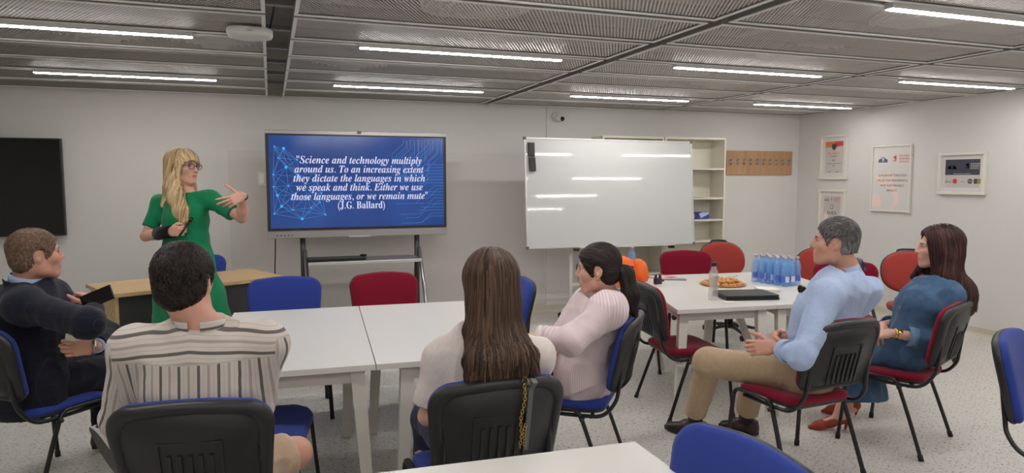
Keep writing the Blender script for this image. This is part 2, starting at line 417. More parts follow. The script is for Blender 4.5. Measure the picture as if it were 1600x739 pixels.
def make_chair(fab, label):
    t = thing('stacking_chair', label, 'chair', (0, 0, 0), 0, CHAIR_GROUP[fab])
    mb = MB(); o = back_outline
    rings(mb, [(o(0.985), -0.004), (o(1.0), 0.004), (o(1.0), 0.016), (o(0.975), 0.028), (o(0.90), 0.036), (o(0.6), 0.043), (o(0.25), 0.045)], back_pt)
    mb.obj('backrest', M[fab], t)
    sh = MB()
    rings(sh, [(o(0.96), 0.003), (o(1.012), 0.003), (o(1.018), -0.006), (o(1.0), -0.018), (o(0.955), -0.026), (o(0.86), -0.029), (o(0.845), -0.022), (o(0.825), -0.022), (o(0.81), -0.028), (o(0.3), -0.031)], back_pt)
    def bar(x0, x1, s0, s1, d0, d1):
        vs = [back_pt(x, s, d) for d in (d0, d1) for x, s in ((x0, s0), (x1, s0), (x1, s1), (x0, s1))]
        sh.add(vs, [[0, 1, 2, 3], [4, 5, 6, 7], [0, 1, 5, 4], [1, 2, 6, 5], [2, 3, 7, 6], [3, 0, 4, 7]])
    bar(-0.10, 0.10, 0.66, 0.68, -0.029, -0.035); bar(-0.10, -0.092, 0.10, 0.66, -0.029, -0.035); bar(0.092, 0.10, 0.10, 0.66, -0.029, -0.035)
    for k in range(5):
        x = -0.064+0.032*k; bar(x-0.006, x+0.006, 0.12, 0.55, -0.029, -0.037)
    sh.obj('back_shell', M['black_plastic'], t)
    se = MB(); q = seat_outline
    rings(se, [(q(0.97), 0.0), (q(1.0), 0.008), (q(1.005), 0.022), (q(0.98), 0.036), (q(0.92), 0.045), (q(0.7), 0.049), (q(0.35), 0.047), (q(0.1), 0.045)], seat_pt)
    se.obj('seat', M[fab], t)
    pn = MB(); rings(pn, [(q(0.6), -0.018), (q(0.93), -0.016), (q(0.985), -0.004), (q(0.98), 0.004), (q(0.6), 0.002)], seat_pt)
    pn.obj('seat_pan', M['black_plastic'], t)
    for s in (-1, 1):
        x = 0.252*s
        front = bez([(0.272*s, 0.225, 0.004), (0.262*s, 0.205, 0.22), (0.254*s, 0.19, 0.40)], 6)
        rear = bez([(0.274*s, -0.24, 0.004), (0.262*s, -0.165, 0.22), (0.254*s, -0.10, 0.395)], 6)
        a = MB().tube(front, 0.0105, 10, flat=(1.0, 1.35)).obj('leg', M['black_metal'], t)
        b = MB().tube(rear, 0.0105, 10, flat=(1.0, 1.35)).obj('leg', M['black_metal'], t)
        for lg, p in ((a, front), (b, rear)):
            d = (p[1]-p[0]).normalized(); MB().tube([p[0]-d*0.002, p[0]+d*0.03], 0.0145, 10).obj('leg_cap', M['rubber'], lg)
        rail = MB().tube(bez([(0.254*s, -0.098, 0.395), (0.253*s, -0.078, 0.428), (0.252*s, -0.03, 0.439), (0.252*s, 0.10, 0.436), (0.252*s, 0.165, 0.428), (0.254*s, 0.189, 0.40)], 6), 0.0105, 10, flat=(1.0, 1.35))
        rail.obj('side_rail', M['black_metal'], t)
        fr = MB().tube(bez([(0.198*s, -0.305, 0.80), (0.205*s, -0.278, 0.56), (0.222*s, -0.258, 0.48), (0.234*s, -0.20, 0.418), (0.234*s, -0.10, 0.406), (0.232*s, 0.13, 0.404)], 8), 0.010, 10, flat=(1.0, 1.35))
        fr.lathe([(0.0, -0.016), (0.011, -0.016), (0.011, 0.016), (0.0, 0.016)], (0.268*s, -0.105, 0.40), 10, 'x')
        fr.obj('back_support', M['black_metal'], t)
    for yy in (0.10, -0.14): MB().tube([(-0.234, yy, 0.402), (0.234, yy, 0.402)], 0.009, 8).obj('cross_bar', M['black_metal'], t)
    return t
CH = {}
def chair(fab, x, y, rz, label):
    if fab not in CH: CH[fab] = make_chair(fab, label); CH[fab].location = (x, y, 0); CH[fab].rotation_euler = (0, 0, math.radians(rz)); return CH[fab]
    return dup(CH[fab], (x, y, 0), rz, label)
B_, R_ = 'blue_fab', 'red_fab'
chair(B_, -1.15, 4.12, -42, 'blue chair under the man in the dark suit')
chair(B_, -0.215, 2.66, -9, 'blue chair with black back shell under the man in the striped shirt')
chair(B_, 0.755, 2.57, -1, 'blue chair with a gold chain strap hanging over its black back shell')
chair(B_, 1.52, 3.285, 52, 'blue chair under the woman in the pink striped shirt')
chair(B_, 0.075, 4.80, 180, 'empty blue chair pushed to the far side of the white table, beside the green dress')
chair(B_, -0.07, 3.33, -100, 'empty blue chair tucked sideways under the white table behind the striped shirt')
chair(B_, 1.36, 4.52, 95, 'empty blue chair at the table end, half hidden by the long brown hair')
chair(B_, -0.68, 6.62, 178, 'empty blue chair behind the beech desk, showing past the green dress')
chair(B_, 0.882, 1.42, 98, 'blue chair in front at the bottom edge, only its rounded back showing')
chair(B_, 3.32, 1.86, -155, 'blue chair cut by the right edge of the picture')
chair(R_, 0.79, 4.80, 181, 'empty dark red chair at the far side of the table under the screen')
chair(R_, 2.69, 3.99, -97, 'empty dark red chair at the table corner, its black back towards the pony-tailed woman')
chair(R_, 3.715, 5.40, 160, 'empty dark red chair behind the pastries on the far side of the table')
chair(R_, 2.69, 2.935, 4, 'dark red chair under the man in the light blue shirt')
chair(R_, 3.60, 3.08, 23, 'dark red chair under the woman in the denim dress')
chair(R_, 4.44, 4.28, 140, 'empty dark red chair showing behind the shoulder of the man in light blue')

# ------------------------------------------------------------------ orange-red swivel chairs with oval backs
def make_swivel(label):
    t = thing('swivel_chair', label, 'chair', (0, 0, 0), 0, 'orange-red swivel chairs')
    def oval(k, n=40): return [(0.25*k*math.copysign(abs(math.cos(2*PI*i/n))**0.85, math.cos(2*PI*i/n)), 0.5+0.5*k*math.copysign(abs(math.sin(2*PI*i/n))**0.85, math.sin(2*PI*i/n))) for i in range(n)]
    def bp(x, s, d): return (x, -0.20-0.09*s+0.35*x*x+d, 0.56+0.37*s)
    mb = MB(); rings(mb, [(oval(0.97), -0.005), (oval(1.0), 0.006), (oval(0.98), 0.022), (oval(0.85), 0.034), (oval(0.4), 0.038), (oval(0.1), 0.038)], bp); mb.obj('backrest', M['orange_fab'], t)
    mb = MB(); rings(mb, [(oval(0.9), 0.0), (oval(1.02), 0.0), (oval(1.03), -0.008), (oval(0.95), -0.024), (oval(0.3), -0.03)], bp)
    mb.tube(bez([(-0.09, -0.315, 0.905), (-0.07, -0.325, 0.94), (0.07, -0.325, 0.94), (0.09, -0.315, 0.905)], 6), 0.011, 8); mb.obj('back_shell', M['black_plastic'], t)
    def so(k, n=40): return [(0.24*k*math.copysign(abs(math.cos(2*PI*i/n))**0.6, math.cos(2*PI*i/n)), 0.22*k*math.copysign(abs(math.sin(2*PI*i/n))**0.6, math.sin(2*PI*i/n))) for i in range(n)]
    def sp(x, y, d): return (x, y, 0.435+d-0.5*max(0, y-0.08)**2)
    mb = MB(); rings(mb, [(so(0.97), 0), (so(1), 0.01), (so(1), 0.03), (so(0.94), 0.047), (so(0.5), 0.052), (so(0.1), 0.05)], sp); mb.obj('seat', M['orange_fab'], t)
    mb = MB(); rings(mb, [(so(0.5), -0.02), (so(0.95), -0.014), (so(0.985), 0.002), (so(0.5), 0.0)], sp); mb.obj('seat_pan', M['black_plastic'], t)
    MB().tube(bez([(0, -0.05, 0.405), (0, -0.20, 0.41), (0, -0.265, 0.47), (0, -0.27, 0.62), (0, -0.285, 0.74)], 6), 0.02, 8, flat=(1.4, 0.6)).obj('back_support', M['black_metal'], t)
    MB().lathe([(0.0, 0.42), (0.03, 0.42), (0.026, 0.26), (0.03, 0.25), (0.03, 0.07), (0.0, 0.07)], n=16).obj('pedestal', M['black_metal'], t)
    bs = MB()
    for k in range(5):
        a = 2*PI*k/5+0.3; c, s = math.cos(a), math.sin(a)
        bs.tube([(0.02*c, 0.02*s, 0.10), (0.15*c, 0.15*s, 0.092), (0.29*c, 0.29*s, 0.07)], [0.022, 0.018, 0.012], 8)
    bs.obj('star_base', M['black_plastic'], t)
    for k in range(5):
        a = 2*PI*k/5+0.3; c, s = math.cos(a)*0.29, math.sin(a)*0.29
        MB().lathe([(0, -0.018), (0.024, -0.018), (0.028, -0.01), (0.028, 0.01), (0.024, 0.018), (0, 0.018)], (c, s, 0.028), 14, 'x').tube([(c, s, 0.03), (c, s, 0.075)], 0.007, 6).obj('caster', M['black_plastic'], t)
    return t
sw = make_swivel('orange-red oval-backed chair beside the woman in denim')
sw.location = (5.40, 4.42, 0); sw.rotation_euler = (0, 0, math.radians(150))
dup(sw, (4.42, 5.76, 0), 168, 'orange-red oval-backed chair peeping out behind the dark red chair')
dup(sw, (4.90, 4.96, 0), 150, 'orange-red oval-backed chair between the blue bottles and the man in light blue')

# ------------------------------------------------------------------ white tables
def table(name_label, top, legs, group='white tables'):
    """top: 4 corners counter-clockwise from the near left; legs: (x_top, y_top, x_foot, y_foot)"""
    cx, cy = sum(p[0] for p in top)/4, sum(p[1] for p in top)/4
    t = thing('table', name_label, 'table', (cx, cy, 0), 0, group)
    P = [Vector((x-cx, y-cy)) for x, y in top]
    def inset(k): return [((p.x)*(1-k/max(p.length, 1e-6)), p.y*(1-k/max(p.length, 1e-6))) for p in P]
    mb = MB(); o0, o1 = inset(0.003), inset(0.0)
    vs = [(x, y, 0.712) for x, y in o1]+[(x, y, 0.7385) for x, y in o1]+[(x, y, 0.74) for x, y in o0]
    mb.add(vs, [[3, 2, 1, 0], [8, 9, 10, 11]]+[[i, (i+1) % 4, 4+(i+1) % 4, 4+i] for i in range(4)]+[[4+i, 4+(i+1) % 4, 8+(i+1) % 4, 8+i] for i in range(4)])
    mb.obj('tabletop', M['table'], t)
    ap = MB(); Lp = [(a-cx, b-cy, c-cx, d-cy) for a, b, c, d in legs]
    for i in range(4):
        a, b = Vector(Lp[i][:2]), Vector(Lp[(i+1) % 4][:2]); d = (b-a).normalized(); n = Vector((-d.y, d.x))*0.011
        vs = [(*(p+s*n), z) for z in (0.645, 0.712) for p, s in ((a, 1), (b, 1), (b, -1), (a, -1))]
        ap.add(vs, [[0, 1, 2, 3], [4, 5, 6, 7]]+[[k, (k+1) % 4, 4+(k+1) % 4, 4+k] for k in range(4)])
    ap.obj('apron', M['tableleg'], t)
    e1, e2 = (P[1]-P[0]).normalized(), (P[3]-P[0]).normalized()
    for xt, yt, xf, yf in Lp:
        vs = []
        for (x, y, z, w) in ((xf, yf, 0.0, 0.024), (xt, yt, 0.712, 0.033)):
            c = Vector((x, y))
            for sa, sb in ((-1, -1), (1, -1), (1, 1), (-1, 1)):
                p = c+e1*(sa*w)+e2*(sb*w); vs.append((p.x, p.y, z))
        MB().add(vs, [[3, 2, 1, 0], [4, 5, 6, 7]]+[[k, (k+1) % 4, 4+(k+1) % 4, 4+k] for k in range(4)]).obj('leg', M['tableleg'], t)
    return t
NA, NB_, FA, FB = (-0.325, 3.185), (0.4375, 3.137), (-0.245, 4.676), (0.5395, 4.643)
table('white table end beside the man in the striped shirt', [NA, NB_, FB, FA],
      [(-0.26, 3.24, -0.31, 3.21), (0.36, 3.20, 0.405, 3.18), (0.425, 4.19, 0.405, 4.235), (-0.22, 4.22, -0.27, 4.26)])
NB2, FB2 = (0.4415, 3.1365), (0.5435, 4.6425)
NC, FC = (1.233, 3.085), (1.334, 4.59)
table('white table end in front of the woman with long brown hair', [NB2, NC, FC, FB2],
      [(0.595, 3.185, 0.555, 3.165), (1.15, 3.15, 1.20, 3.13), (1.21, 4.14, 1.255, 4.18), (0.60, 4.18, 0.565, 4.225)])
table('white table in front at the bottom edge, nearest the camera', [(-0.38, 0.46), (1.112, 0.40), (1.105, 1.912), (-0.36, 1.985)],
      [(-0.3, 0.53, -0.34, 0.5), (1.07, 0.48, 1.1, 0.45), (1.05, 1.45, 1.08, 1.49), (-0.29, 1.5, -0.33, 1.54)])
table('white table carrying the black folder and the open magazines', [(2.50, 3.80), (3.238, 3.725), (3.70, 5.19), (2.965, 5.28)],
      [(2.60, 3.885, 2.525, 3.815), (3.165, 3.80, 3.075, 3.66), (3.45, 4.75, 3.46, 4.82), (2.87, 4.85, 3.06, 4.87)])
table('white table carrying the pack of blue water bottles', [(3.241, 3.7245), (4.02, 3.645), (4.46, 5.105), (3.703, 5.1895)],
      [(3.325, 3.79, 3.23, 3.645), (3.93, 3.72, 3.96, 3.67), (4.20, 4.66, 4.23, 4.70), (3.59, 4.73, 3.74, 4.45)])

# ------------------------------------------------------------------ teacher's desk
d = thing('desk', 'beech-topped desk with dark grey front panel behind the man in the striped shirt', 'desk', (-0.47, 6.07, 0), 0)
P = [(-1.138, 5.715), (0.10, 6.31), (0.10-0.31, 6.31+0.64), (-1.138-0.31, 5.715+0.64)]
def loc(p): return (p[0]+0.47, p[1]-6.07)
mb = MB(); mb.prism([loc(p) for p in P], 0.712, 0.74, 'xy'); mb.obj('desktop', M['beech'], d)
e1 = (Vector(P[1])-Vector(P[0])).normalized(); e2 = (Vector(P[3])-Vector(P[0])).normalized(); o = Vector(P[0])
L1, L2 = (Vector(P[1])-o).length, (Vector(P[3])-o).length
def quad(a0, a1, b0, b1, z0, z1, name, m):
    pts = [loc(o+e1*a+e2*b) for a, b in ((a0, b0), (a1, b0), (a1, b1), (a0, b1))]
    return MB().prism(pts, z0, z1, 'xy').obj(name, m, d)
quad(0.03, 0.055, 0.04, L2-0.02, 0.0, 0.711, 'side_panel', M['beech'])
quad(L1-0.055, L1-0.03, 0.04, L2-0.02, 0.0, 0.711, 'side_panel', M['beech'])
quad(0.057, L1-0.057, 0.05, 0.07, 0.04, 0.711, 'front_panel', M['dark_grey'])

# ------------------------------------------------------------------ black wall screen at the left
t = thing('wall_screen', 'black glossy wall screen behind the man in the dark suit', 'screen', (-2.25, YB-0.0, 1.52))
tx0, tx1, tz0, tz1 = -2.97+2.25, -1.825+2.25, 1.068-1.52, 1.972-1.52
MB().box(tx0, tx1, -0.10, -0.045, tz0, tz1, 0.004).obj('bezel', M['black_plastic'], t)
MB().box(tx0+0.012, tx1-0.012, -0.103, -0.099, tz0+0.016, tz1-0.012).obj('screen', M['black_gloss'], t)
MB().box(-0.5, 0.1, -0.046, -0.0055, -0.2, 0.2).obj('wall_bracket', M['black_metal'], t)

# ------------------------------------------------------------------ interactive display on its trolley
DX0, DX1, DZ0, DZ1, DY = -0.041, 1.724, 1.022, 2.062, 6.90
t = thing('presentation_display', 'large display showing a blue quote slide on a wheeled steel stand', 'display', ((DX0+DX1)/2, DY, 0))
w = (DX1-DX0)/2; DISPLAY = t
MB().box(-w, w, 0.0, 0.075, DZ0, DZ1, 0.006).obj('casing', M['silver'], t)
MB().box(-w+0.006, w-0.006, -0.006, 0.001, DZ0+0.075, DZ1-0.033, 0.002).obj('bezel', M['black_plastic'], t)
SX, SZ0, SZ1 = w-0.034, DZ0+0.10, DZ1-0.05
def slide_material():
    m = bpy.data.materials.new('blue_slide'); m.use_nodes = True; nt = m.node_tree; b = nt.nodes['Principled BSDF']
    b.inputs['Base Color'].default_value = (0.005, 0.006, 0.01, 1); b.inputs['Roughness'].default_value = 0.12
    tc = nt.nodes.new('ShaderNodeTexCoord'); n = nt.nodes.new('ShaderNodeTexNoise'); n.inputs['Scale'].default_value = 1.6; n.inputs['Detail'].default_value = 2
    r = nt.nodes.new('ShaderNodeValToRGB'); r.color_ramp.elements[0].position = 0.25; r.color_ramp.elements[1].position = 0.75
    r.color_ramp.elements[0].color = srgb(26, 52, 112); r.color_ramp.elements[1].color = srgb(40, 76, 146)
    nt.links.new(tc.outputs['Object'], n.inputs['Vector']); nt.links.new(n.outputs['Fac'], r.inputs[0]); nt.links.new(r.outputs[0], b.inputs['Emission Color'])
    b.inputs['Emission Strength'].default_value = 1.0
    return m
M['slide'] = slide_material()
M['slide_line'] = mat('slide_line', (10, 20, 40), 0.3, emit=((96, 156, 222), 0.9))
M['slide_dot'] = mat('slide_dot', (10, 20, 40), 0.3, emit=((40, 165, 250), 1.1))
M['slide_dim'] = mat('slide_dim_line', (10, 20, 40), 0.3, emit=((74, 140, 214), 0.95))
M['slide_text'] = mat('slide_text', (20, 20, 30), 0.3, emit=((214, 212, 240), 1.0))
scr = MB().box(-SX, SX, -0.0085, -0.0055, SZ0, SZ1).obj('screen', M['slide'], t)
# slide artwork: node network at the left, circuit tracks at the right
rn = random.Random(3); sw_, sh_ = 2*SX, SZ1-SZ0
def spx(u, v, d=-0.0092): return (-SX+u*sw_, d, SZ1-v*sh_)
nodes = [(0.08, 0.14), (0.15, 0.26), (0.09, 0.34), (0.16, 0.44), (0.04, 0.64), (0.10, 0.54), (0.02, 0.42), (0.06, 0.76), (0.22, 0.78), (0.13, 0.64), (0.17, 0.90), (0.28, 0.62), (0.05, 0.24), (0.24, 0.38), (0.19, 0.54), (0.02, 0.84), (0.30, 0.86), (0.02, 0.55), (0.27, 0.72), (0.12, 0.80), (0.20, 0.66), (0.03, 0.12), (0.25, 0.48)]
def seg(mb, p, q, wd):
    a, b = Vector(spx(*p)), Vector(spx(*q)); dd = b-a
    if dd.length < 1e-5: return
    n = Vector((-dd.z, 0, dd.x)).normalized()*wd
    mb.add([a-n, b-n, b+n, a+n], [[0, 1, 2, 3]])
ln = MB()
for i, a in enumerate(nodes):
    ds = sorted(range(len(nodes)), key=lambda j: (nodes[j][0]-a[0])**2*3.2+(nodes[j][1]-a[1])**2)
    for j in ds[1:7]:
        seg(ln, a, nodes[j], 0.0010)
ln.obj('network_lines', M['slide_line'], scr, fix=False)
dt = MB()
for i, a in enumerate(nodes):
    r_ = (0.014 if i in (0, 2, 4, 7, 10, 3) else 0.008)
    c = Vector(spx(a[0], a[1], -0.0096)); dt.add([c]+[c+Vector((r_*math.cos(2*PI*k/12), 0, r_*math.sin(2*PI*k/12))) for k in range(12)], [[0, 1+k, 1+(k+1) % 12] for k in range(12)])
dt.obj('network_dots', M['slide_dot'], scr, fix=False)
tr = MB()
for k in range(17):
    u0 = 0.70+0.014*k+rn.uniform(-.01, .01); v0 = 0.02+0.01*(k % 3)
    u, v = u0+0.06, v0; path = [(min(u, 0.995), v)]
    v += 0.05+0.02*k % 0.2; path.append((min(u, 0.995), v)); stp = rn.uniform(0.04, 0.09); path.append((min(u, 0.995)-stp, v+stp*1.75))
    path.append((path[-1][0], path[-1][1]+rn.uniform(0.05, 0.2)))
    for a, b in zip(path, path[1:]): seg(tr, a, b, 0.0011)
for k in range(18):
    v = 0.30+0.035*k; u = 0.999; st = rn.uniform(0.03, 0.12); path = [(u, v), (u-st, v)]; s2 = rn.uniform(0.03, 0.08)
    path += [(u-st-s2, min(0.97, v+s2*1.75))]; path += [(path[-1][0]-rn.uniform(0.03, 0.12), path[-1][1])]
    for a, b in zip(path, path[1:]): seg(tr, a, b, 0.0011)
tr.obj('circuit_lines', M['slide_dim'], scr, fix=False)
def mathy(s, italic=True):
    out = ''
    for ch in s:
        if 'A' <= ch <= 'Z': out += chr((0x1D468 if italic else 0x1D400)+ord(ch)-65)
        elif 'a' <= ch <= 'z': out += chr((0x1D482 if italic else 0x1D41A)+ord(ch)-97)
        else: out += ch
    return out
quote = ['"Science and technology multiply', 'around us. To an increasing extent', 'they dictate the languages in which', 'we speak and think. Either we use', 'those languages, or we remain mute"', '(J.G. Ballard)']
for i, q in enumerate(quote):
    T = wallT((0.01+(-0.005 if i == 4 else 0), -0.0105, SZ1-sh_*(0.262+0.0995*i)), (1, 0, 0), (0, 0, 1))
    tm = text_mesh('slide_lettering', [mathy(q, i < 5)], 0.102, M['slide_text'], T, scr, ext=0.0)
    xs = [v.co.x for v in tm.data.vertices]; wd = max(xs)-min(xs); want = [1.215, 1.26, 1.285, 1.235, 1.335, 0.46][i]; k = want/wd; cx = (max(xs)+min(xs))/2
    for v in tm.data.vertices: v.co.x = 0.01+(v.co.x-cx)*k
MB().box(-0.02, 0.02, -0.010, 0.0, DZ1-0.020, DZ1+0.006, 0.002).obj('camera', M['black_gloss'], t)
bt = MB()
for k in range(5): bt.lathe([(0, -0.004), (0.006, -0.004), (0.006, 0.0), (0, 0.0)], (-w+0.09+0.035*k, 0, DZ0+0.03), 10, 'y')
bt.obj('button', M['black_plastic'], t)
MB().box(-0.12, 0.10, -0.004, 0.001, DZ0-0.004, DZ0+0.012, 0.002).obj('pen_tray', M['alu'], t)
for px in (0.285-0.842, 1.415-0.842):
    po = MB().tube([(px, 0.06, 0.10), (px, 0.055, 1.10)], 0.026, 12).obj('post', M['dark_grey'], t)
    MB().tube([(px+0.02, 0.03, 0.90), (px+0.03, -0.20, 0.40), (px+0.035, -0.36, 0.09)], 0.019, 10).obj('brace', M['chrome'], t)
    MB().tube([(px+0.01, 0.08, 0.90), (px, 0.20, 0.45), (px, 0.30, 0.09)], 0.019, 10).obj('brace', M['chrome'], t)
    MB().box(px-0.025, px+0.06, -0.40, 0.34, 0.075, 0.105, 0.008).obj('base', M['chrome'], t)
    for yy in (-0.36, 0.30): MB().lathe([(0, -0.015), (0.035, -0.015), (0.037, -0.008), (0.037, 0.008), (0.035, 0.015), (0, 0.015)], (px+0.02, yy, 0.037), 16, 'x').obj('caster', M['rubber'], t)
MB().prism(rrect(1.07, 0.36, 0.05, 5, 0.008, -0.12), 0.80, 0.815, 'xy').obj('tray', M['grey_shelf'], t)
MB().box(-0.53, 0.545, -0.318, -0.304, 0.785, 0.815, 0.004).obj('tray_edge', M['alu'], t)
sb = thing('sound_bar', 'slim black box lying on the tray under the large display', 'equipment', (0.58, 6.70, 0.8165))
MB().box(-0.28, 0.28, -0.055, 0.055, 0, 0.034, 0.01).obj('housing', M['black_plastic'], sb)
MB().lathe([(0, 0.034), (0.03, 0.034), (0.034, 0.045), (0.028, 0.052), (0, 0.054)], (0.255, -0.01, 0), 20).obj('remote_puck', M['black_gloss'], sb)
cb = MB(); cb.tube(bez([(0.03, 6.955, 1.03), (0.028, 7.05, 0.9), (0.02, 7.2, 0.6), (0.06, 7.25, 0.2), (0.2, 7.2, 0.012), (0.5, 7.3, 0.012), (0.7, 7.35, 0.012)], 8), 0.006, 6)
co = cb.obj('cord', M['dark_grey']); co.parent = DISPLAY; co.matrix_parent_inverse = Matrix.Translation(-DISPLAY.location)

# ------------------------------------------------------------------ whiteboard on its wheeled frame
t = thing('whiteboard', 'large white magnetic board on a white wheeled frame', 'whiteboard', (3.58, 6.76, 0))
bw, bh, tilt = 2.055, 1.165, math.radians(5.5)
T = Matrix.Translation((0, 0, 1.442)) @ Matrix.Rotation(-tilt, 4, 'X') @ Matrix.Rotation(math.radians(0.3), 4, 'Y')
def pb(mb, name, m, par=t): return mb.obj(name, m, par, None) if True else None
mb = MB(); mb.box(-bw/2, bw/2, -0.009, 0.009, -bh/2, bh/2, 0.001, T=T); mb.obj('writing_surface', M['white_board'], t)
fr = MB()
for a in ((-bw/2-0.008, bw/2+0.008, bh/2-0.012, bh/2+0.012), (-bw/2-0.008, bw/2+0.008, -bh/2-0.012, -bh/2+0.012)): fr.box(a[0], a[1], -0.013, 0.013, a[2], a[3], 0.003, T=T)
for a in ((-bw/2-0.012, -bw/2+0.010), (bw/2-0.010, bw/2+0.012)): fr.box(a[0], a[1], -0.013, 0.013, -bh/2+0.012, bh/2-0.012, 0.003, T=T)
fr.obj('frame', M['alu'], t)
cr = MB()
for sx in (-1, 1):
    for sz in (-1, 1): cr.box(sx*bw/2-0.016, sx*bw/2+0.016, -0.015, 0.015, sz*bh/2-0.016, sz*bh/2+0.016, 0.005, T=T)
cr.obj('corner_cap', M['grey_shelf'], t)
MB().box(-0.46, 0.73, -0.095, -0.012, -bh/2-0.022, -bh/2-0.008, 0.003, T=T).obj('pen_tray', M['alu'], t)
hk = MB()
for x in (-0.47, 0.72): hk.box(x-0.02, x+0.02, -0.06, 0.02, -bh/2-0.05, -bh/2-0.02, 0.006, T=T)
hk.obj('tray_clip', M['black_plastic'], t)
for px in (3.128-3.58, 4.30-3.58):
    MB().box(px-0.02, px+0.02, 0.10, 0.135, 0.10, 1.62, 0.004).obj('post', M['tableleg'], t)
    MB().box(px-0.022, px+0.022, -0.22, 0.38, 0.065, 0.10, 0.006).obj('base', M['tableleg'], t)
    for yy in (-0.19, 0.35):
        MB().lathe([(0, -0.018), (0.028, -0.018), (0.032, -0.01), (0.032, 0.01), (0.028, 0.018), (0, 0.018)], (px-0.02, yy, 0.032), 16, 'x').obj('caster', M['rubber'], t)
MB().box(3.128-3.58, 4.30-3.58, 0.108, 0.128, 0.40, 0.44, 0.004).obj('cross_bar', M['tableleg'], t)
for i, (x, z, lab) in enumerate(((-0.965, 0.46, 'upper black eraser stuck on the whiteboard'), (-0.957, 0.305, 'lower black eraser stuck on the whiteboard'))):
    e = thing('board_eraser', lab, 'eraser', (3.58, 6.76, 0), 0, 'black erasers on the whiteboard')
    T2 = T @ Matrix.Translation((x, -0.022, z)) @ Matrix.Rotation(math.radians(-2 if i else 0), 4, 'Y')
    MB().box(-0.036, 0.036, -0.018, 0.004, -0.074, 0.074, 0.006, T=T2).obj('grip', M['black_plastic'], e)
    MB().box(-0.034, 0.034, 0.0045, 0.0115, -0.072, 0.072, T=T2).obj('felt', M['rubber'], e)

# ------------------------------------------------------------------ shelving behind the whiteboard
def shelf(x0, x1, z1, shelves, label, closed=False):
    t = thing('bookshelf', label, 'bookshelf', ((x0+x1)/2, YB-0.04, 0), 0, 'cream shelf units behind the whiteboard')
    w, d = (x1-x0)/2, 0.29
    for s in (-1, 1): MB().box(min(s*w, s*(w-0.022)), max(s*w, s*(w-0.022)), -d, 0, 0, z1).obj('side_panel', M['shelfwhite'], t)
    MB().box(-w+0.022, w-0.022, -d, 0, z1-0.024, z1).obj('top', M['shelfwhite'], t)
    MB().box(-w+0.022, w-0.022, -0.008, 0, 0.06, z1-0.024).obj('back', M['shelfwhite'], t)
    MB().box(-w+0.022, w-0.022, -d+0.02, -d+0.036, 0.0, 0.06).obj('plinth', M['shelfwhite'], t)
    for z in shelves: MB().box(-w+0.022, w-0.022, -d+0.005, -0.008, z-0.022, z).obj('shelf', M['shelfwhite'], t)
    return t
SH = [0.082, 0.45, 0.83, 1.095, 1.365, 1.73]
shelf(4.50, 5.375, 2.105, SH, 'cream open shelf unit with the tissue box, right of the whiteboard')
shelf(3.66, 4.48, 2.10, [0.082, 0.46, 0.85, 1.23, 1.6], 'cream shelf unit hidden behind the whiteboard, only its top and foot showing')
t = thing('tissue_box', 'blue and white tissue box on the shelf right of the whiteboard', 'box', (5.085, 7.28, 1.0965))
MB().box(-0.105, 0.105, -0.055, 0.055, 0, 0.085, 0.003).obj('carton', mat('carton_blue', (52, 56, 140), 0.5, var=(9, 0.35)), t)
MB().prism([(-0.02, 0.012), (0.095, 0.06), (0.10, 0.083), (0.0, 0.083), (-0.05, 0.07)], -0.0565, -0.0545, 'xz').obj('print', mat('carton_white', (190, 205, 235), 0.5), t)
t = thing('small_carton', 'small dark carton beside the tissue box on the shelf', 'box', (4.945, 7.26, 1.0965))
MB().box(-0.028, 0.028, -0.05, 0.05, 0, 0.08, 0.003).obj('carton', M['dark_grey'], t)
MB().box(-0.02, 0.02, -0.0525, -0.0495, 0.02, 0.06).obj('print', mat('carton_grey', (150, 148, 150), 0.5), t)

# ------------------------------------------------------------------ coat hook board
t = thing('coat_rack', 'brown wooden board with ten coat hooks on the back wall', 'coat rack', (6.14, YB-0.012, 1.81))
MB().box(-0.53, 0.53, -0.022, 0, -0.16, 0.155, 0.002).obj('board', M['oakboard'], t)
for k in range(10):
    x = -0.475+0.104*k
    MB().box(x-0.011, x+0.011, -0.028, -0.0215, -0.03, 0.05, 0.003).tube(bez([(x, -0.027, 0.03), (x, -0.05, 0.035), (x, -0.062, 0.052)], 5), 0.006, 8).tube(bez([(x, -0.027, -0.01), (x, -0.048, -0.022), (x, -0.058, -0.005), (x, -0.06, 0.008)], 5), 0.006, 8).obj('hook', M['chrome'], t)

# ------------------------------------------------------------------ ceiling camera, access point
t = thing('security_camera', 'white dome security camera on the wall above the whiteboard', 'camera', (3.20, YB-0.012, 2.315))
MB().lathe([(0, 0), (0.055, 0), (0.055, -0.03), (0.045, -0.045), (0, -0.05)], (-0.0, 0, 0.015), 24, 'y').obj('mount', M['white_plastic'], t)
MB().lathe([(0, -0.05), (0.03, -0.046), (0.045, -0.025), (0.048, 0.0), (0.045, 0.025), (0.03, 0.046), (0, 0.05)], (0.015, -0.085, -0.005), 20, 'y').obj('ball', M['white_plastic'], t)
MB().lathe([(0, -0.142), (0.018, -0.142), (0.026, -0.135), (0.026, -0.115), (0, -0.115)], (0.028, 0.0, -0.02), 20, 'y').obj('lens', M['black_gloss'], t)
t = thing('access_point', 'white oval wireless access point under the ceiling by the dark slot', 'access point', (-0.085, 4.205, 2.395))
mb = MB(); rr = lambda k: [(x*k, y*k) for x, y in rrect(0.245, 0.235, 0.08, 7)]
rings(mb, [(rr(0.8), 0.0), (rr(0.95), 0.006), (rr(1.0), 0.018), (rr(1.0), 0.034), (rr(0.96), 0.043)], lambda a, b, d: (a, b, d)); mb.obj('body', M['white_plastic'], t)
MB().box(-0.014, 0.014, -0.1185, -0.1165, 0.018, 0.021).obj('mark', mat('mark_grey', (120, 122, 130), 0.5), t)
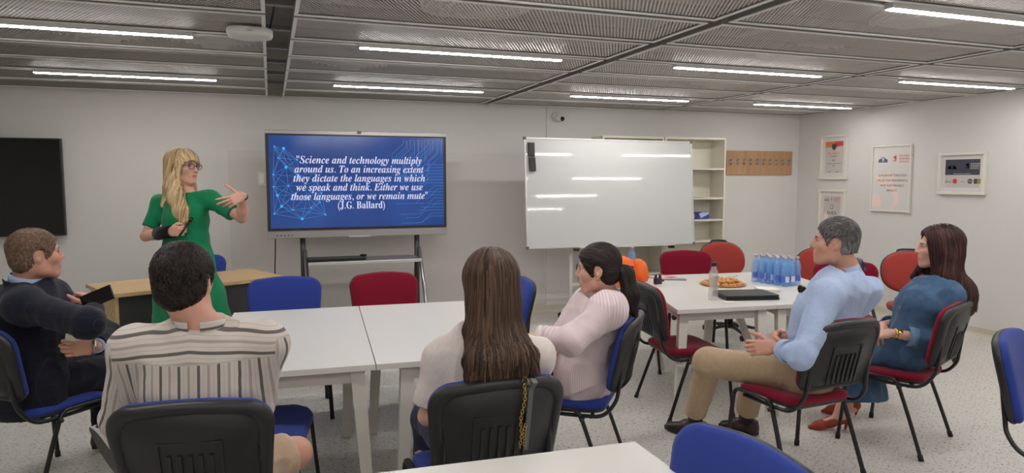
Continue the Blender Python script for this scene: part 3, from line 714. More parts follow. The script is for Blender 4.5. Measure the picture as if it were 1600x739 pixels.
MB().tube(bez([(0.10, 0.0, 0.04), (0.12, -0.05, 0.10), (0.145, -0.25, 0.24), (0.15, -0.5, 0.40)], 8), 0.006, 6).obj('cord', mat('dark_cable', (34, 36, 58), 0.5), t)

# ------------------------------------------------------------------ framed prints on the right wall
M['print_white'] = mat('print_paper', (214, 211, 208), 0.5)
M['print_grey'] = mat('print_paper_grey', (196, 190, 186), 0.5)
M['frame_cream'] = mat('frame_cream', (222, 219, 208), 0.45)
M['print_red'] = mat('print_red', (200, 70, 70), 0.5); M['print_orange'] = mat('print_orange', (214, 120, 62), 0.5)
M['print_navy'] = mat('print_navy', (58, 60, 74), 0.35); M['print_ink'] = mat('print_ink', (66, 66, 70), 0.5)
M['print_pink'] = mat('print_pink', (234, 212, 203), 0.5); M['print_blue'] = mat('print_slate', (112, 124, 150), 0.5); M['print_green'] = mat('print_green', (120, 150, 70), 0.5)
def frame(y0, y1, z0, z1, label, fw=0.026, mat_w=0.05, depth=0.032, skew=0.0):
    """on the right wall; u runs to the right as seen (towards -y), v up"""
    w, h = (y1-y0), (z1-z0)
    t = thing('framed_print', label, 'framed print', (XR, (y0+y1)/2, (z0+z1)/2), 0, 'framed prints on the right wall')
    T = wallT((-0.001, 0, 0), (0, -1, 0), (0, 0, 1)) @ Matrix.Rotation(math.radians(skew), 4, 'Z')
    f = MB()
    f.box(-w/2, w/2, h/2-fw, h/2, 0, depth, 0.002, T=T).box(-w/2, w/2, -h/2, -h/2+fw, 0, depth, 0.002, T=T).box(-w/2, -w/2+fw, -h/2+fw, h/2-fw, 0, depth, 0.002, T=T).box(w/2-fw, w/2, -h/2+fw, h/2-fw, 0, depth, 0.002, T=T)
    f.obj('frame', M['frame_cream'], t)
    MB().box(-w/2+fw, w/2-fw, -h/2+fw, h/2-fw, 0.001, 0.012, T=T).obj('mount', M['print_white'], t)
    a = (w-2*fw-2*mat_w, h-2*fw-2*mat_w)
    pr = MB().box(-a[0]/2, a[0]/2, -a[1]/2, a[1]/2, 0.0125, 0.014, T=T).obj('print', M['print_grey'] if mat_w else M['print_white'], t)
    def shape(name, poly, m, lift=0.0145): MB().prism(poly, lift, lift+0.0006, 'xy').obj(name, m, pr).data.transform(T)
    def text(name, lines, size, m, u, v, align='CENTER', sp=1.0):
        return text_mesh(name, lines, size, m, T @ Matrix.Translation((u, v, 0.0150)), pr, align, spacing=sp, ext=0.0003)
    return t, a, shape, text
def crest(shape, text, u, v, s, m, m2):
    """arched crest with three lobes around a shield"""
    for du, r in ((-0.62, 0.42), (0.62, 0.42), (0, 0.62)):
        shape('crest', [(u+s*(du+r*math.cos(a)), v+s*(0.0 if du else 0.1)+s*r*1.15*max(0, math.sin(a))) for a in [PI*k/14 for k in range(15)]], m)
    shape('crest', [(u-s*1.05, v-s*0.22), (u+s*1.05, v-s*0.22), (u+s*1.05, v-s*0.02), (u-s*1.05, v-s*0.02)], m)
    shape('crest_shield', [(u-s*0.24, v+s*0.62), (u+s*0.24, v+s*0.62), (u+s*0.24, v+s*0.3), (u, v+s*0.06), (u-s*0.24, v+s*0.3)], m2, 0.0152)
    text('crest_letter', ['d'], s*0.7, M['print_ink'], u, v+s*0.36)
def lion(shape, u, v, s, m):
    shape('emblem', [(u-s*0.3, v+s*0.5), (u+s*0.35, v+s*0.75), (u+s*0.35, v-s*0.25), (u+s*0.05, v-s*0.75), (u+s*0.02, v-s*0.05), (u-s*0.12, v+s*0.1), (u-s*0.4, v+s*0.2)], m)
    shape('emblem', [(u-s*0.45, v-s*0.25), (u-s*0.15, v-s*0.15), (u-s*0.2, v-s*0.5), (u-s*0.4, v-s*0.5)], m)
# certificate with the orange header
t, a, shape, text = frame(6.626, 7.075, 1.592, 2.153, 'cream framed certificate with an orange and red header, upper left on the right wall', mat_w=0.055)
u0, v1 = a[0]/2, a[1]/2
shape('header', [(-u0, v1), (0.1*u0, v1), (-0.05*u0, v1-0.075), (-u0, v1-0.075)], M['print_orange']); shape('header', [(0.1*u0, v1), (u0, v1), (u0, v1-0.06), (-0.05*u0, v1-0.075)], M['print_red'])
shape('badge', [(-0.035, v1-0.03), (0.035, v1-0.03), (0.035, v1-0.085), (0, v1-0.115), (-0.035, v1-0.085)], M['print_ink'], 0.0152)
text('title_text', ['SCOALA'], 0.048, M['print_orange'], 0, 0.05); text('body_text', ['DE BUSINESS'], 0.02, M['print_ink'], 0, 0.01); text('body_text', ['2022'], 0.03, M['print_ink'], 0, -0.04)
shape('rule', [(-0.12, -0.078), (0.12, -0.078), (0.12, -0.084), (-0.12, -0.084)], M['print_blue']); text('body_text', ['2023'], 0.024, M['print_ink'], 0, -0.11)
for du in (-0.07, 0.06): shape('signature', [(du-0.03, -0.185), (du+0.03, -0.18), (du+0.03, -0.186), (du-0.03, -0.19)], M['print_ink'])
# certificate below it
t, a, shape, text = frame(6.638, 7.07, 0.90, 1.46, 'cream framed certificate lettered AHEA below the orange one on the right wall', mat_w=0.055)
crest(shape, text, -0.085, 0.14, 0.034, M['print_blue'], M['print_white']); lion(shape, -0.005, 0.155, 0.024, M['print_red']); text('title_text', ['BUCHAREST', 'BUSINESS', 'SCHOOL'], 0.021, M['print_red'], 0.03, 0.155, 'LEFT', 1.0)
shape('ribbon', [(0.0+0.03*math.cos(2*PI*k/20), 0.06+0.03*math.sin(2*PI*k/20)) for k in range(20)], M['print_ink']); shape('ribbon', [(0.0+0.024*math.cos(2*PI*k/20), 0.06+0.024*math.sin(2*PI*k/20)) for k in range(20)], M['print_grey'], 0.0152)
text('title_text', ['AHEA'], 0.065, M['print_ink'], 0, -0.02); shape('leaf_mark', [(-0.13, -0.12), (-0.06, -0.12), (-0.05, -0.02), (-0.10, 0.0), (-0.13, -0.05)], M['print_pink'])
# big poster
t, a, shape, text = frame(5.726, 6.256, 1.215, 1.987, 'tall white poster about leadership with pale pink shapes in a cream frame', fw=0.018, mat_w=0.0, depth=0.028, skew=0.0)
crest(shape, text, -0.115, 0.20, 0.062, M['print_blue'], M['print_white']); lion(shape, 0.045, 0.225, 0.055, M['print_red']); text('title_text', ['BUCHAREST', 'BUSINESS', 'SCHOOL'], 0.031, M['print_red'], 0.105, 0.225, 'LEFT', 1.05)
def blob(pts): return [tuple(p)[:2] for p in bez([(x, y, 0) for x, y in pts]+[(pts[0][0], pts[0][1], 0)], 6)][:-1]
shape('pink_shape', blob([(-0.19, 0.05), (-0.06, 0.07), (-0.03, 0.11), (0.0, 0.05), (0.06, 0.02), (0.04, -0.06), (0.10, -0.16), (0.12, -0.25), (0.06, -0.34), (0.0, -0.36), (0.05, -0.24), (-0.02, -0.12), (-0.14, -0.07), (-0.21, 0.0)]), M['print_pink'], 0.0143)
shape('pink_shape', blob([(-0.24, -0.18), (-0.17, -0.18), (-0.12, -0.25), (-0.14, -0.33), (-0.24, -0.33)]), M['print_pink'], 0.0143)
for i, l in enumerate(('LEADERSHIP THROUGH', 'VALUE FOR MEANINGFUL', 'AND SUSTAINABLE', 'IMPACT!')): text('slogan_text', [l], 0.036, M['print_ink'], 0.02, 0.035-0.058*i)
# landscape frame
t, a, shape, text = frame(4.87, 5.387, 1.435, 1.871, 'landscape cream frame with a dark navy banner and a row of small round logos', mat_w=0.045, depth=0.04)
u0, v1 = a[0]/2, a[1]/2
shape('banner', [(-u0, v1), (u0, v1), (u0, -0.015), (-u0, -0.015)], M['print_navy'])
crest(shape, text, -u0+0.075, 0.055, 0.045, M['print_grey'], M['print_navy']); lion(shape, 0.055, 0.075, 0.045, M['print_white']); text('title_text', ['BUCHAREST', 'BUSINESS', 'SCHOOL'], 0.022, M['print_white'], 0.088, 0.075, 'LEFT', 1.0); text('body_text', ['international accreditations'], 0.017, M['print_white'], 0, -0.002)
text('logo_text', ['efmd'], 0.036, M['print_ink'], -0.15, -0.085)
for u, m in ((-0.075, M['print_red']), (0.09, M['print_navy'])): shape('logo', [(u+0.026*math.cos(2*PI*k/20), -0.08+0.026*math.sin(2*PI*k/20)) for k in range(20)], m)
text('logo_text', ['amba'], 0.022, M['print_blue'], 0.01, -0.085); text('logo_text', ['CG'], 0.026, M['print_white'], 0.09, -0.08)
shape('logo', [(0.13, -0.055), (0.165, -0.055), (0.165, -0.105), (0.13, -0.105)], M['print_ink']); shape('logo', [(0.165, -0.055), (0.20, -0.055), (0.20, -0.105), (0.165, -0.105)], M['print_green'])

# ------------------------------------------------------------------ things on the tables and chairs
def glassy(name, col, rough=0.06, al=0.5, ior=1.33):
    return mat(name, col, rough, alpha=al, spec=0.7)
M['blue_pet'] = glassy('blue_bottle_plastic', (124, 182, 240), al=0.42); M['clear_pet'] = glassy('clear_bottle_plastic', (206, 210, 208), al=0.38)
M['cap_silver'] = mat('bottle_cap', (176, 176, 184), 0.35, metal=0.3); M['label_white'] = mat('bottle_label', (214, 220, 232), 0.5); M['label_blue'] = mat('bottle_label_blue', (70, 104, 196), 0.5)
M['napkin'] = mat('paper_napkin', (228, 224, 212), 0.8); M['orange_nylon'] = mat('orange_nylon', (236, 104, 34), 0.6, bump=(60, 0.5), var=(12, 0.1)); M['pastry'] = mat('baked_pastry', (206, 148, 84), 0.6, bump=(120, 0.5), var=(60, 0.35)); M['board'] = mat('card_tray', (176, 134, 92), 0.6)
def water_bottle(label, group):
    t = thing('water_bottle', label, 'water bottle', (0, 0, 0), 0, group); r = 0.031
    prof = [(0.0, 0.004), (r*0.8, 0.0), (r, 0.008), (r, 0.055), (r*0.94, 0.06), (r, 0.066), (r, 0.085), (r*0.95, 0.09), (r, 0.096), (r, 0.15), (r*0.93, 0.168), (r*0.62, 0.192), (0.013, 0.203), (0.0125, 0.212), (0.0, 0.212)]
    MB().lathe(prof, n=18).obj('bottle', M['blue_pet'], t)
    MB().lathe([(0.0, 0.2125), (0.0155, 0.2125), (0.0158, 0.222), (0.015, 0.231), (0.0, 0.232)], n=16).obj('cap', M['cap_silver'], t)
    lb = MB(); n = 18
    for k in range(12):
        a0, a1 = 2*PI*(k)/n-PI*0.95, 2*PI*(k+1)/n-PI*0.95; rr = r+0.0006
        lb.add([(rr*math.cos(a0), rr*math.sin(a0), 0.034), (rr*math.cos(a1), rr*math.sin(a1), 0.034), (rr*math.cos(a1), rr*math.sin(a1), 0.082), (rr*math.cos(a0), rr*math.sin(a0), 0.082)], [[0, 1, 2, 3]], True, 0 if 3 < k < 8 else 1)
    lb.obj('label', [M['label_white'], M['label_blue']], t); return t
wbp = None; rows = ['front row', 'middle row', 'back row']; places = ['farthest left', 'second from the left', 'in the middle', 'second from the right', 'nearest the man in light blue']
for r in range(3):
    for k in range(5):
        lab = 'blue water bottle in the pack of fifteen, %s, %s' % (rows[r], places[k])
        loc = (3.815+0.072*r+0.012*k, 4.655-0.074*k+0.016*r, 0.7402)
        if wbp is None: wbp = water_bottle(lab, 'pack of blue water bottles'); wbp.location = loc
        else: dup(wbp, loc, random.uniform(-40, 40), lab)
# clear bottle with black cap
t = thing('juice_bottle', 'clear bottle with a black cap standing by the black folder', 'bottle', (2.955, 4.045, 0.7402)); r = 0.034
MB().lathe([(0.0, 0.003), (r*0.9, 0.0), (r, 0.006), (r, 0.175), (r*0.95, 0.195), (r*0.6, 0.222), (0.017, 0.232), (0.017, 0.240), (0.0, 0.240)], n=28).obj('bottle', M['clear_pet'], t)
MB().lathe([(0.0, 0.2405), (0.0205, 0.2405), (0.021, 0.264), (0.0195, 0.267), (0.0, 0.267)], n=24).obj('cap', M['black_plastic'], t)
lb = MB(); rn2 = random.Random(5)
for k in range(16):
    z = 0.165-0.0085*k; a0 = rn2.uniform(-2.4, -2.0); a1 = a0+rn2.uniform(0.5, 1.5); rr = r+0.0005; h_ = 0.0035 if k % 4 else 0.006
    for j in range(5):
        b0, b1 = a0+(a1-a0)*j/5, a0+(a1-a0)*(j+1)/5; lb.add([(rr*math.cos(b0), rr*math.sin(b0), z), (rr*math.cos(b1), rr*math.sin(b1), z), (rr*math.cos(b1), rr*math.sin(b1), z+h_), (rr*math.cos(b0), rr*math.sin(b0), z+h_)], [[0, 1, 2, 3]])
lb.obj('label_print', mat('bottle_print', (120, 122, 122), 0.5), t, fix=False)
# black document folder
t = thing('document_folder', 'black zipped folder lying by the table edge', 'folder', (3.235, 4.05, 0.7402), -12.5)
MB().prism(rrect(0.40, 0.27, 0.02, 4), 0.0, 0.014, 'xy').prism(rrect(0.395, 0.265, 0.02, 4), 0.020, 0.034, 'xy').obj('cover', mat('black_leatherette', (26, 26, 28), 0.4, bump=(300, 0.2)), t)
MB().prism(rrect(0.388, 0.258, 0.018, 4), 0.0145, 0.0195, 'xy').obj('zip', M['rubber'], t)
MB().box(-0.03, 0.03, -0.04, -0.036, 0.0342, 0.0350).obj('clasp', M['chrome'], t)
t = tag(MB().prism([(2.925, 3.885), (3.015, 3.865), (3.045, 3.925), (2.965, 3.955)], 0.7402, 0.7460, 'xy').obj('paper_napkin', M['napkin']), 'small folded napkin under the foot of the clear bottle', 'napkin')
t = thing('napkin_stack', 'low stack of cream napkins between the folder and the water pack', 'napkins', (3.575, 4.225, 0.7402), -22)
for k in range(5): MB().box(-0.075+0.002*(k % 2), 0.075, -0.075, 0.075-0.002*(k % 3), 0.0045*k, 0.0045*k+0.0040, 0.001).obj('napkin', M['napkin'], t)
# tray of pastries
t = thing('serving_tray', 'round card tray holding the pile of small pastries', 'tray', (3.45, 4.60, 0.7402))
MB().lathe([(0.0, 0.0), (0.16, 0.0), (0.178, 0.006), (0.182, 0.013), (0.176, 0.013), (0.165, 0.006), (0.0, 0.005)], n=40).obj('dish', M['board'], t)
def pastry(label):
    o = MB(); n = 12
    rings(o, [([(0.030*math.cos(2*PI*i/n)*k, 0.016*math.sin(2*PI*i/n)*k) for i in range(n)], d) for k, d in ((0.7, 0.0), (0.98, 0.004), (1.0, 0.010), (0.86, 0.017), (0.5, 0.021), (0.15, 0.022))], lambda a, b, d: (a, b, d+0.004*math.sin(a*180)))
    return tag(o.obj('pastry', M['pastry']), label, 'pastry', 'small pastries piled on the tray')
pst = None; k = 0; rp = random.Random(11)
for layer, (R_l, cnt) in enumerate(((0.145, 15), (0.098, 10), (0.045, 5), (0.10, 9), (0.045, 4))):
    for i in range(cnt):
        a = 2*PI*i/cnt+layer*0.4; z = 0.7405+(0.006 if layer < 3 else 0.028); loc = (3.45+R_l*math.cos(a), 4.60+R_l*math.sin(a), z); rot = (0, 0, a+PI/2+rp.uniform(-0.5, 0.5))
        lab = 'small golden pastry in the pile on the card tray'
        if pst is None: pst = pastry(lab); pst.location = loc; pst.rotation_euler = rot
        else: dup(pst, loc, label=lab, rot=rot)
# little things on the far left corner of the table
t = thing('cable_clamp', 'small black two-pronged clamp standing on the white table', 'clamp', (2.965, 4.80, 0.7402), 10)
MB().box(-0.032, 0.032, -0.02, 0.02, 0.0, 0.05, 0.006).obj('base', M['black_plastic'], t)
for s in (-1, 1): MB().tube([(0.020*s, 0, 0.045), (0.024*s, 0, 0.066), (0.014*s, 0, 0.082)], [0.014, 0.012, 0.006], 10).obj('prong', M['black_plastic'], t)
MB().tube([(0.03, 0, 0.03), (0.062, 0, 0.022)], 0.008, 8).obj('knob', M['black_gloss'], t)
t = thing('magazine', 'coral magazine lying open at the far corner of the table', 'magazine', (3.20, 5.13, 0.7402), 20)
MB().box(-0.11, 0.11, -0.08, 0.08, 0, 0.006, 0.001).obj('cover', mat('coral_cover', (214, 138, 128), 0.5), t); MB().box(-0.09, 0.02, -0.05, 0.05, 0.0062, 0.0068).obj('print', M['print_white'], t)
t = thing('brochure', 'dark blue and white brochure overlapping the coral magazine', 'brochure', (3.235, 4.98, 0.7402), -25)
MB().box(-0.10, 0.10, -0.055, 0.055, 0, 0.005, 0.001).obj('cover', mat('navy_cover', (70, 74, 92), 0.45), t); MB().box(-0.10, 0.10, -0.02, 0.012, 0.0052, 0.0058).obj('print', M['print_white'], t)
t = thing('pen_case', 'thin grey pen case beside the coral magazine', 'pen case', (3.07, 5.14, 0.7402), 60)
MB().tube([(-0.07, 0, 0.012), (0.07, 0, 0.012)], 0.011, 10).obj('case', M['dark_grey'], t); MB().tube([(0.0701, 0, 0.012), (0.082, 0, 0.012)], 0.012, 10).obj('clip', M['chrome'], t)
t = thing('pen', 'white pen lying on the table left of the water pack', 'pen', (3.80, 4.93, 0.7402), 20)
MB().tube([(-0.065, 0, 0.006), (0.05, 0, 0.006)], 0.005, 8).obj('barrel', M['white_plastic'], t); MB().tube([(0.0501, 0, 0.006), (0.075, 0, 0.006)], [0.0055, 0.002], 8).obj('tip', M['chrome'], t)
# orange backpack hung on a chair back, with a bottle in its side
chair(R_, 2.77, 5.04, -95, 'dark red chair with the orange backpack sitting on it, behind the pony-tailed woman')
t = thing('backpack', 'bright orange backpack propped on a chair behind the pony-tailed woman', 'backpack', (2.665, 5.0, 0.478), -14)
def sup(k, z, n=28): return [(0.20*k*math.copysign(abs(math.cos(2*PI*i/n))**0.6, math.cos(2*PI*i/n)), 0.105*k*math.copysign(abs(math.sin(2*PI*i/n))**0.6, math.sin(2*PI*i/n))) for i in range(n)]
def bpk(a, b, d): w = 0.012*math.sin(14*d+9*a)+0.010*math.sin(23*a-5*d); return (a*(1+0.04*math.sin(9*d)), b+w*0.6-0.03*(d > 0.5)*(d-0.5)*4, d)
o = MB(); rings(o, [(sup(k, z), z) for k, z in ((0.55, 0.0), (0.86, 0.01), (0.97, 0.05), (1.0, 0.12), (1.02, 0.22), (1.0, 0.31), (0.95, 0.39), (0.82, 0.45), (0.5, 0.48), (0.2, 0.485))], bpk); o.obj('body', M['orange_nylon'], t)
o = MB(); rings(o, [([(x*0.78, y*0.35-0.115) for x, y in sup(k, z)], z) for k, z in ((0.7, 0.05), (0.95, 0.06), (1.0, 0.12), (1.0, 0.24), (0.92, 0.30), (0.6, 0.32))], bpk); o.obj('front_pocket', M['orange_nylon'], t)
MB().tube(bez([(-0.03, 0.04, 0.47), (-0.02, 0.045, 0.505), (0.02, 0.045, 0.505), (0.03, 0.04, 0.47)], 5), 0.008, 8).obj('handle', M['orange_nylon'], t)
for s in (-1, 1): MB().tube(bez([(0.08*s, 0.08, 0.42), (0.11*s, 0.115, 0.33), (0.12*s, 0.11, 0.15), (0.11*s, 0.10, 0.03), (0.17*s, 0.02, 0.02)], 6), 0.012, 8, flat=(2.0, 0.4)).obj('strap', M['orange_nylon'], t)
MB().tube(bez([(-0.15, -0.08, 0.40), (0.0, -0.112, 0.43), (0.15, -0.08, 0.40)], 6), 0.005, 6).obj('zip', M['rubber'], t)
o = MB(); rings(o, [([(0.215+0.075*k*math.cos(2*PI*i/20), -0.01+0.085*k*math.sin(2*PI*i/20)) for i in range(20)], z) for k, z in ((0.4, 0.265), (0.85, 0.28), (1.0, 0.33), (0.95, 0.39), (0.7, 0.435), (0.3, 0.455))], bpk); o.obj('side_pocket', M['orange_nylon'], t)
b = dup(wbp, (2.862, 5.05, 0.80), 20, 'water bottle with a pale cap sticking out of the orange backpack', 'bottle in the backpack')
# chain strap over the chair back
t = thing('chain_strap', 'gold chain and grey leather bag strap hanging over a black chair back', 'bag strap', (0.826, 2.15, 0.88))
def shell_y(z): s = (z-0.53)/0.355; return 2.57-0.255-0.083*s-0.052-2.15+0.004
ch = MB(); z = 0.875; k = 0
while z > 0.63:
    cx_ = -0.004+0.004*math.sin(z*40); y = shell_y(z); L = 0.0085
    pts = [(cx_+(0.0058*math.cos(a) if k % 2 == 0 else 0.0012*math.cos(a)), y-0.002+(0.0012*math.cos(a) if k % 2 == 0 else 0.0058*math.cos(a)), z-0.88+L*math.sin(a)) for a in [2*PI*i/12 for i in range(12)]]
    ch.tube(pts, 0.0016, 5, closed=True); z -= 0.0125; k += 1
z = 0.72
while z > 0.635:
    pts = [(0.010+0.003*math.sin(z*70)+0.0055*math.cos(a), shell_y(z)-0.006, z-0.88+0.008*math.sin(a)) for a in [2*PI*i/12 for i in range(12)]]; ch.tube(pts, 0.0016, 5, closed=True); z -= 0.0125
ch.tube(bez([(-0.004, shell_y(0.875)-0.002, -0.005), (-0.004, 0.0, 0.022), (-0.004, 0.05, 0.022), (-0.004, 0.075, -0.03)], 6), 0.003, 6)
ch.obj('chain', mat('gold_chain', (212, 178, 106), 0.28, metal=0.9), t)
st_ = MB(); P = [Vector(p) for p in [(0.020, 0.078, -0.06), (0.020, 0.055, 0.014), (0.020, 0.02, 0.023), (0.020, -0.004, 0.016)]+[(0.020, shell_y(zz)-0.004, zz-0.88) for zz in (0.86, 0.80, 0.74, 0.68, 0.62)]]
vs = [(p.x+sx, p.y+sy, p.z+sy*0.3) for p in P for sx, sy in ((-0.009, 0), (0.009, 0), (0.009, -0.0025), (-0.009, -0.0025))]
st_.add(vs, [[i*4+k, i*4+(k+1) % 4, i*4+4+(k+1) % 4, i*4+4+k] for i in range(len(P)-1) for k in range(4)]+[[0, 1, 2, 3], [len(vs)-4+k for k in range(4)]])
st_.obj('leather_strap', M['grey_shelf'], t)
J = {'s.pel': (-0.231, 2.561, 0.57), 's.chest': (-0.241, 2.497, 0.9), 's.neck': (-0.237, 2.491, 1.1), 's.head': (-0.288, 2.541, 1.25), 's.shL': (-0.443, 2.534, 1.03), 's.shR': (-0.038, 2.47, 1.03), 's.elL': (-0.519, 2.658, 0.76), 's.elR': (-0.074, 2.531, 0.809), 's.wrL': (-0.386, 2.859, 0.74), 's.wrR': (-0.134, 2.85, 0.76), 's.hpL': (-0.326, 2.597, 0.55), 's.hpR': (-0.129, 2.565, 0.55), 's.knL': (-0.507, 2.99, 0.52), 's.knR': (0.063, 2.672, 0.547), 's.anR': (-0.543, 2.824, 0.561), 's.toeR': (-0.671, 2.919, 0.642), 's.anL': (-0.464, 3.003, 0.09), 's.toeL': (-0.467, 3.176, 0.03), 'l.pel': (0.753, 2.47, 0.57), 'l.chest': (0.752, 2.415, 0.86), 'l.neck': (0.752, 2.42, 1.045), 'l.head': (0.769, 2.417, 1.202), 'l.shL': (0.598, 2.495, 0.915), 'l.shR': (0.932, 2.356, 0.93), 'l.elL': (0.545, 2.514, 0.689), 'l.elR': (0.969, 2.506, 0.73), 'l.wrL': (0.639, 2.792, 0.76), 'l.wrR': (0.879, 2.788, 0.76), 'l.hpL': (0.664, 2.492, 0.55), 'l.hpR': (0.844, 2.488, 0.55), 'l.knL': (0.642, 2.972, 0.52), 'l.knR': (0.882, 2.968, 0.52), 'l.anL': (0.632, 2.952, 0.09), 'l.anR': (0.892, 2.948, 0.09), 'l.toeL': (0.625, 3.122, 0.03), 'l.toeR': (0.905, 3.117, 0.03), 'd.pel': (-1.204, 4.061, 0.57), 'd.chest': (-1.19, 4.075, 0.88), 'd.neck': (-1.178, 4.043, 1.08), 'd.head': (-1.124, 4.005, 1.219), 'd.shR': (-1.135, 3.839, 0.989), 'd.shL': (-1.123, 4.196, 0.979), 'd.elR': (-0.826, 3.638, 0.922), 'd.wrR': (-0.853, 3.885, 0.95), 'd.handR': (-0.886, 3.943, 1.0), 'd.elL': (-0.829, 4.051, 0.77), 'd.wrL': (-0.834, 3.798, 0.775), 'd.haL': (-0.914, 3.763, 0.778), 'd.hpL': (-1.264, 4.142, 0.55), 'd.hpR': (-1.116, 4.008, 0.55), 'd.knL': (-0.958, 4.512, 0.53), 'd.knR': (-0.772, 4.345, 0.53), 'd.anL': (-0.972, 4.498, 0.09), 'd.anR': (-0.786, 4.33, 0.09), 'd.toeL': (-0.873, 4.637, 0.03), 'd.toeR': (-0.657, 4.443, 0.03), 'p.pel': (1.559, 3.254, 0.57), 'p.chest': (1.583, 3.236, 0.8), 'p.neck': (1.644, 3.142, 0.991), 'p.head': (1.578, 3.126, 1.138), 'p.shL': (1.564, 2.986, 0.951), 'p.shR': (1.63, 3.3, 0.917), 'p.elL': (1.344, 2.946, 0.823), 'p.wrL': (1.208, 3.079, 0.822), 'p.elR': (1.498, 3.384, 0.736), 'p.wrR': (1.39, 3.239, 0.708), 'p.hpL': (1.504, 3.183, 0.55), 'p.hpR': (1.615, 3.325, 0.55), 'p.knL': (1.146, 3.488, 0.55), 'p.knR': (1.279, 3.626, 0.55), 'p.anL': (1.175, 3.428, 0.09), 'p.anR': (1.326, 3.589, 0.09), 'p.toeL': (1.041, 3.532, 0.03), 'p.toeR': (1.198, 3.701, 0.03), 'b.pel': (2.753, 2.889, 0.57), 'b.chest': (2.797, 2.842, 0.86), 'b.neck': (2.919, 2.818, 1.103), 'b.head': (2.832, 2.831, 1.26), 'b.shL': (2.646, 2.693, 1.007), 'b.shR': (3.099, 2.871, 0.973), 'b.elL': (2.433, 2.616, 0.733), 'b.wrL': (2.448, 2.823, 0.724), 'b.elR': (2.969, 3.055, 0.618), 'b.wrR': (2.526, 2.905, 0.761), 'b.hpL': (2.712, 2.883, 0.536), 'b.hpR': (2.917, 2.957, 0.51), 'b.knL': (2.383, 3.297, 0.53), 'b.anL': (2.454, 3.512, 0.126), 'b.toeL': (2.344, 3.648, 0.014), 'b.knR': (2.689, 3.231, 0.523), 'b.anR': (2.774, 3.431, 0.124), 'b.toeR': (2.685, 3.552, 0.056), 'j.pel': (3.64, 3.037, 0.57), 'j.chest': (3.673, 2.986, 0.84), 'j.neck': (3.844, 2.991, 0.983), 'j.head': (3.783, 2.988, 1.182), 'j.shL': (3.735, 2.853, 0.91), 'j.shR': (3.891, 3.136, 0.895), 'j.elL': (3.643, 2.83, 0.653), 'j.wrL': (3.431, 2.983, 0.692), 'j.elR': (3.793, 3.216, 0.677), 'j.wrR': (3.534, 3.139, 0.699), 'j.hpL': (3.538, 3.021, 0.55), 'j.hpR': (3.704, 3.091, 0.55), 'j.knL': (3.503, 3.256, 0.463), 'j.knR': (3.538, 3.391, 0.442), 'j.anL': (3.374, 3.29, 0.099), 'j.anR': (3.659, 3.484, 0.063), 'j.toeL': (3.233, 3.354, 0.007), 'j.toeR': (3.54, 3.562, -0.02), 'g.head': (-0.608, 5.599, 1.681), 'g.neck': (-0.592, 5.588, 1.501), 'g.shR': (-0.78, 5.689, 1.414), 'g.shL': (-0.426, 5.461, 1.451), 'g.elR': (-0.877, 5.617, 1.177), 'g.wrR': (-0.701, 5.389, 1.222), 'g.haR': (-0.617, 5.338, 1.229), 'g.elL': (-0.201, 5.284, 1.319), 'g.wrL': (-0.182, 5.143, 1.48), 'g.haL': (-0.24, 5.143, 1.493), 'g.chest': (-0.599, 5.539, 1.289), 'g.pel': (-0.607, 5.517, 1.006), 'g.waist': (-0.593, 5.526, 1.162)}

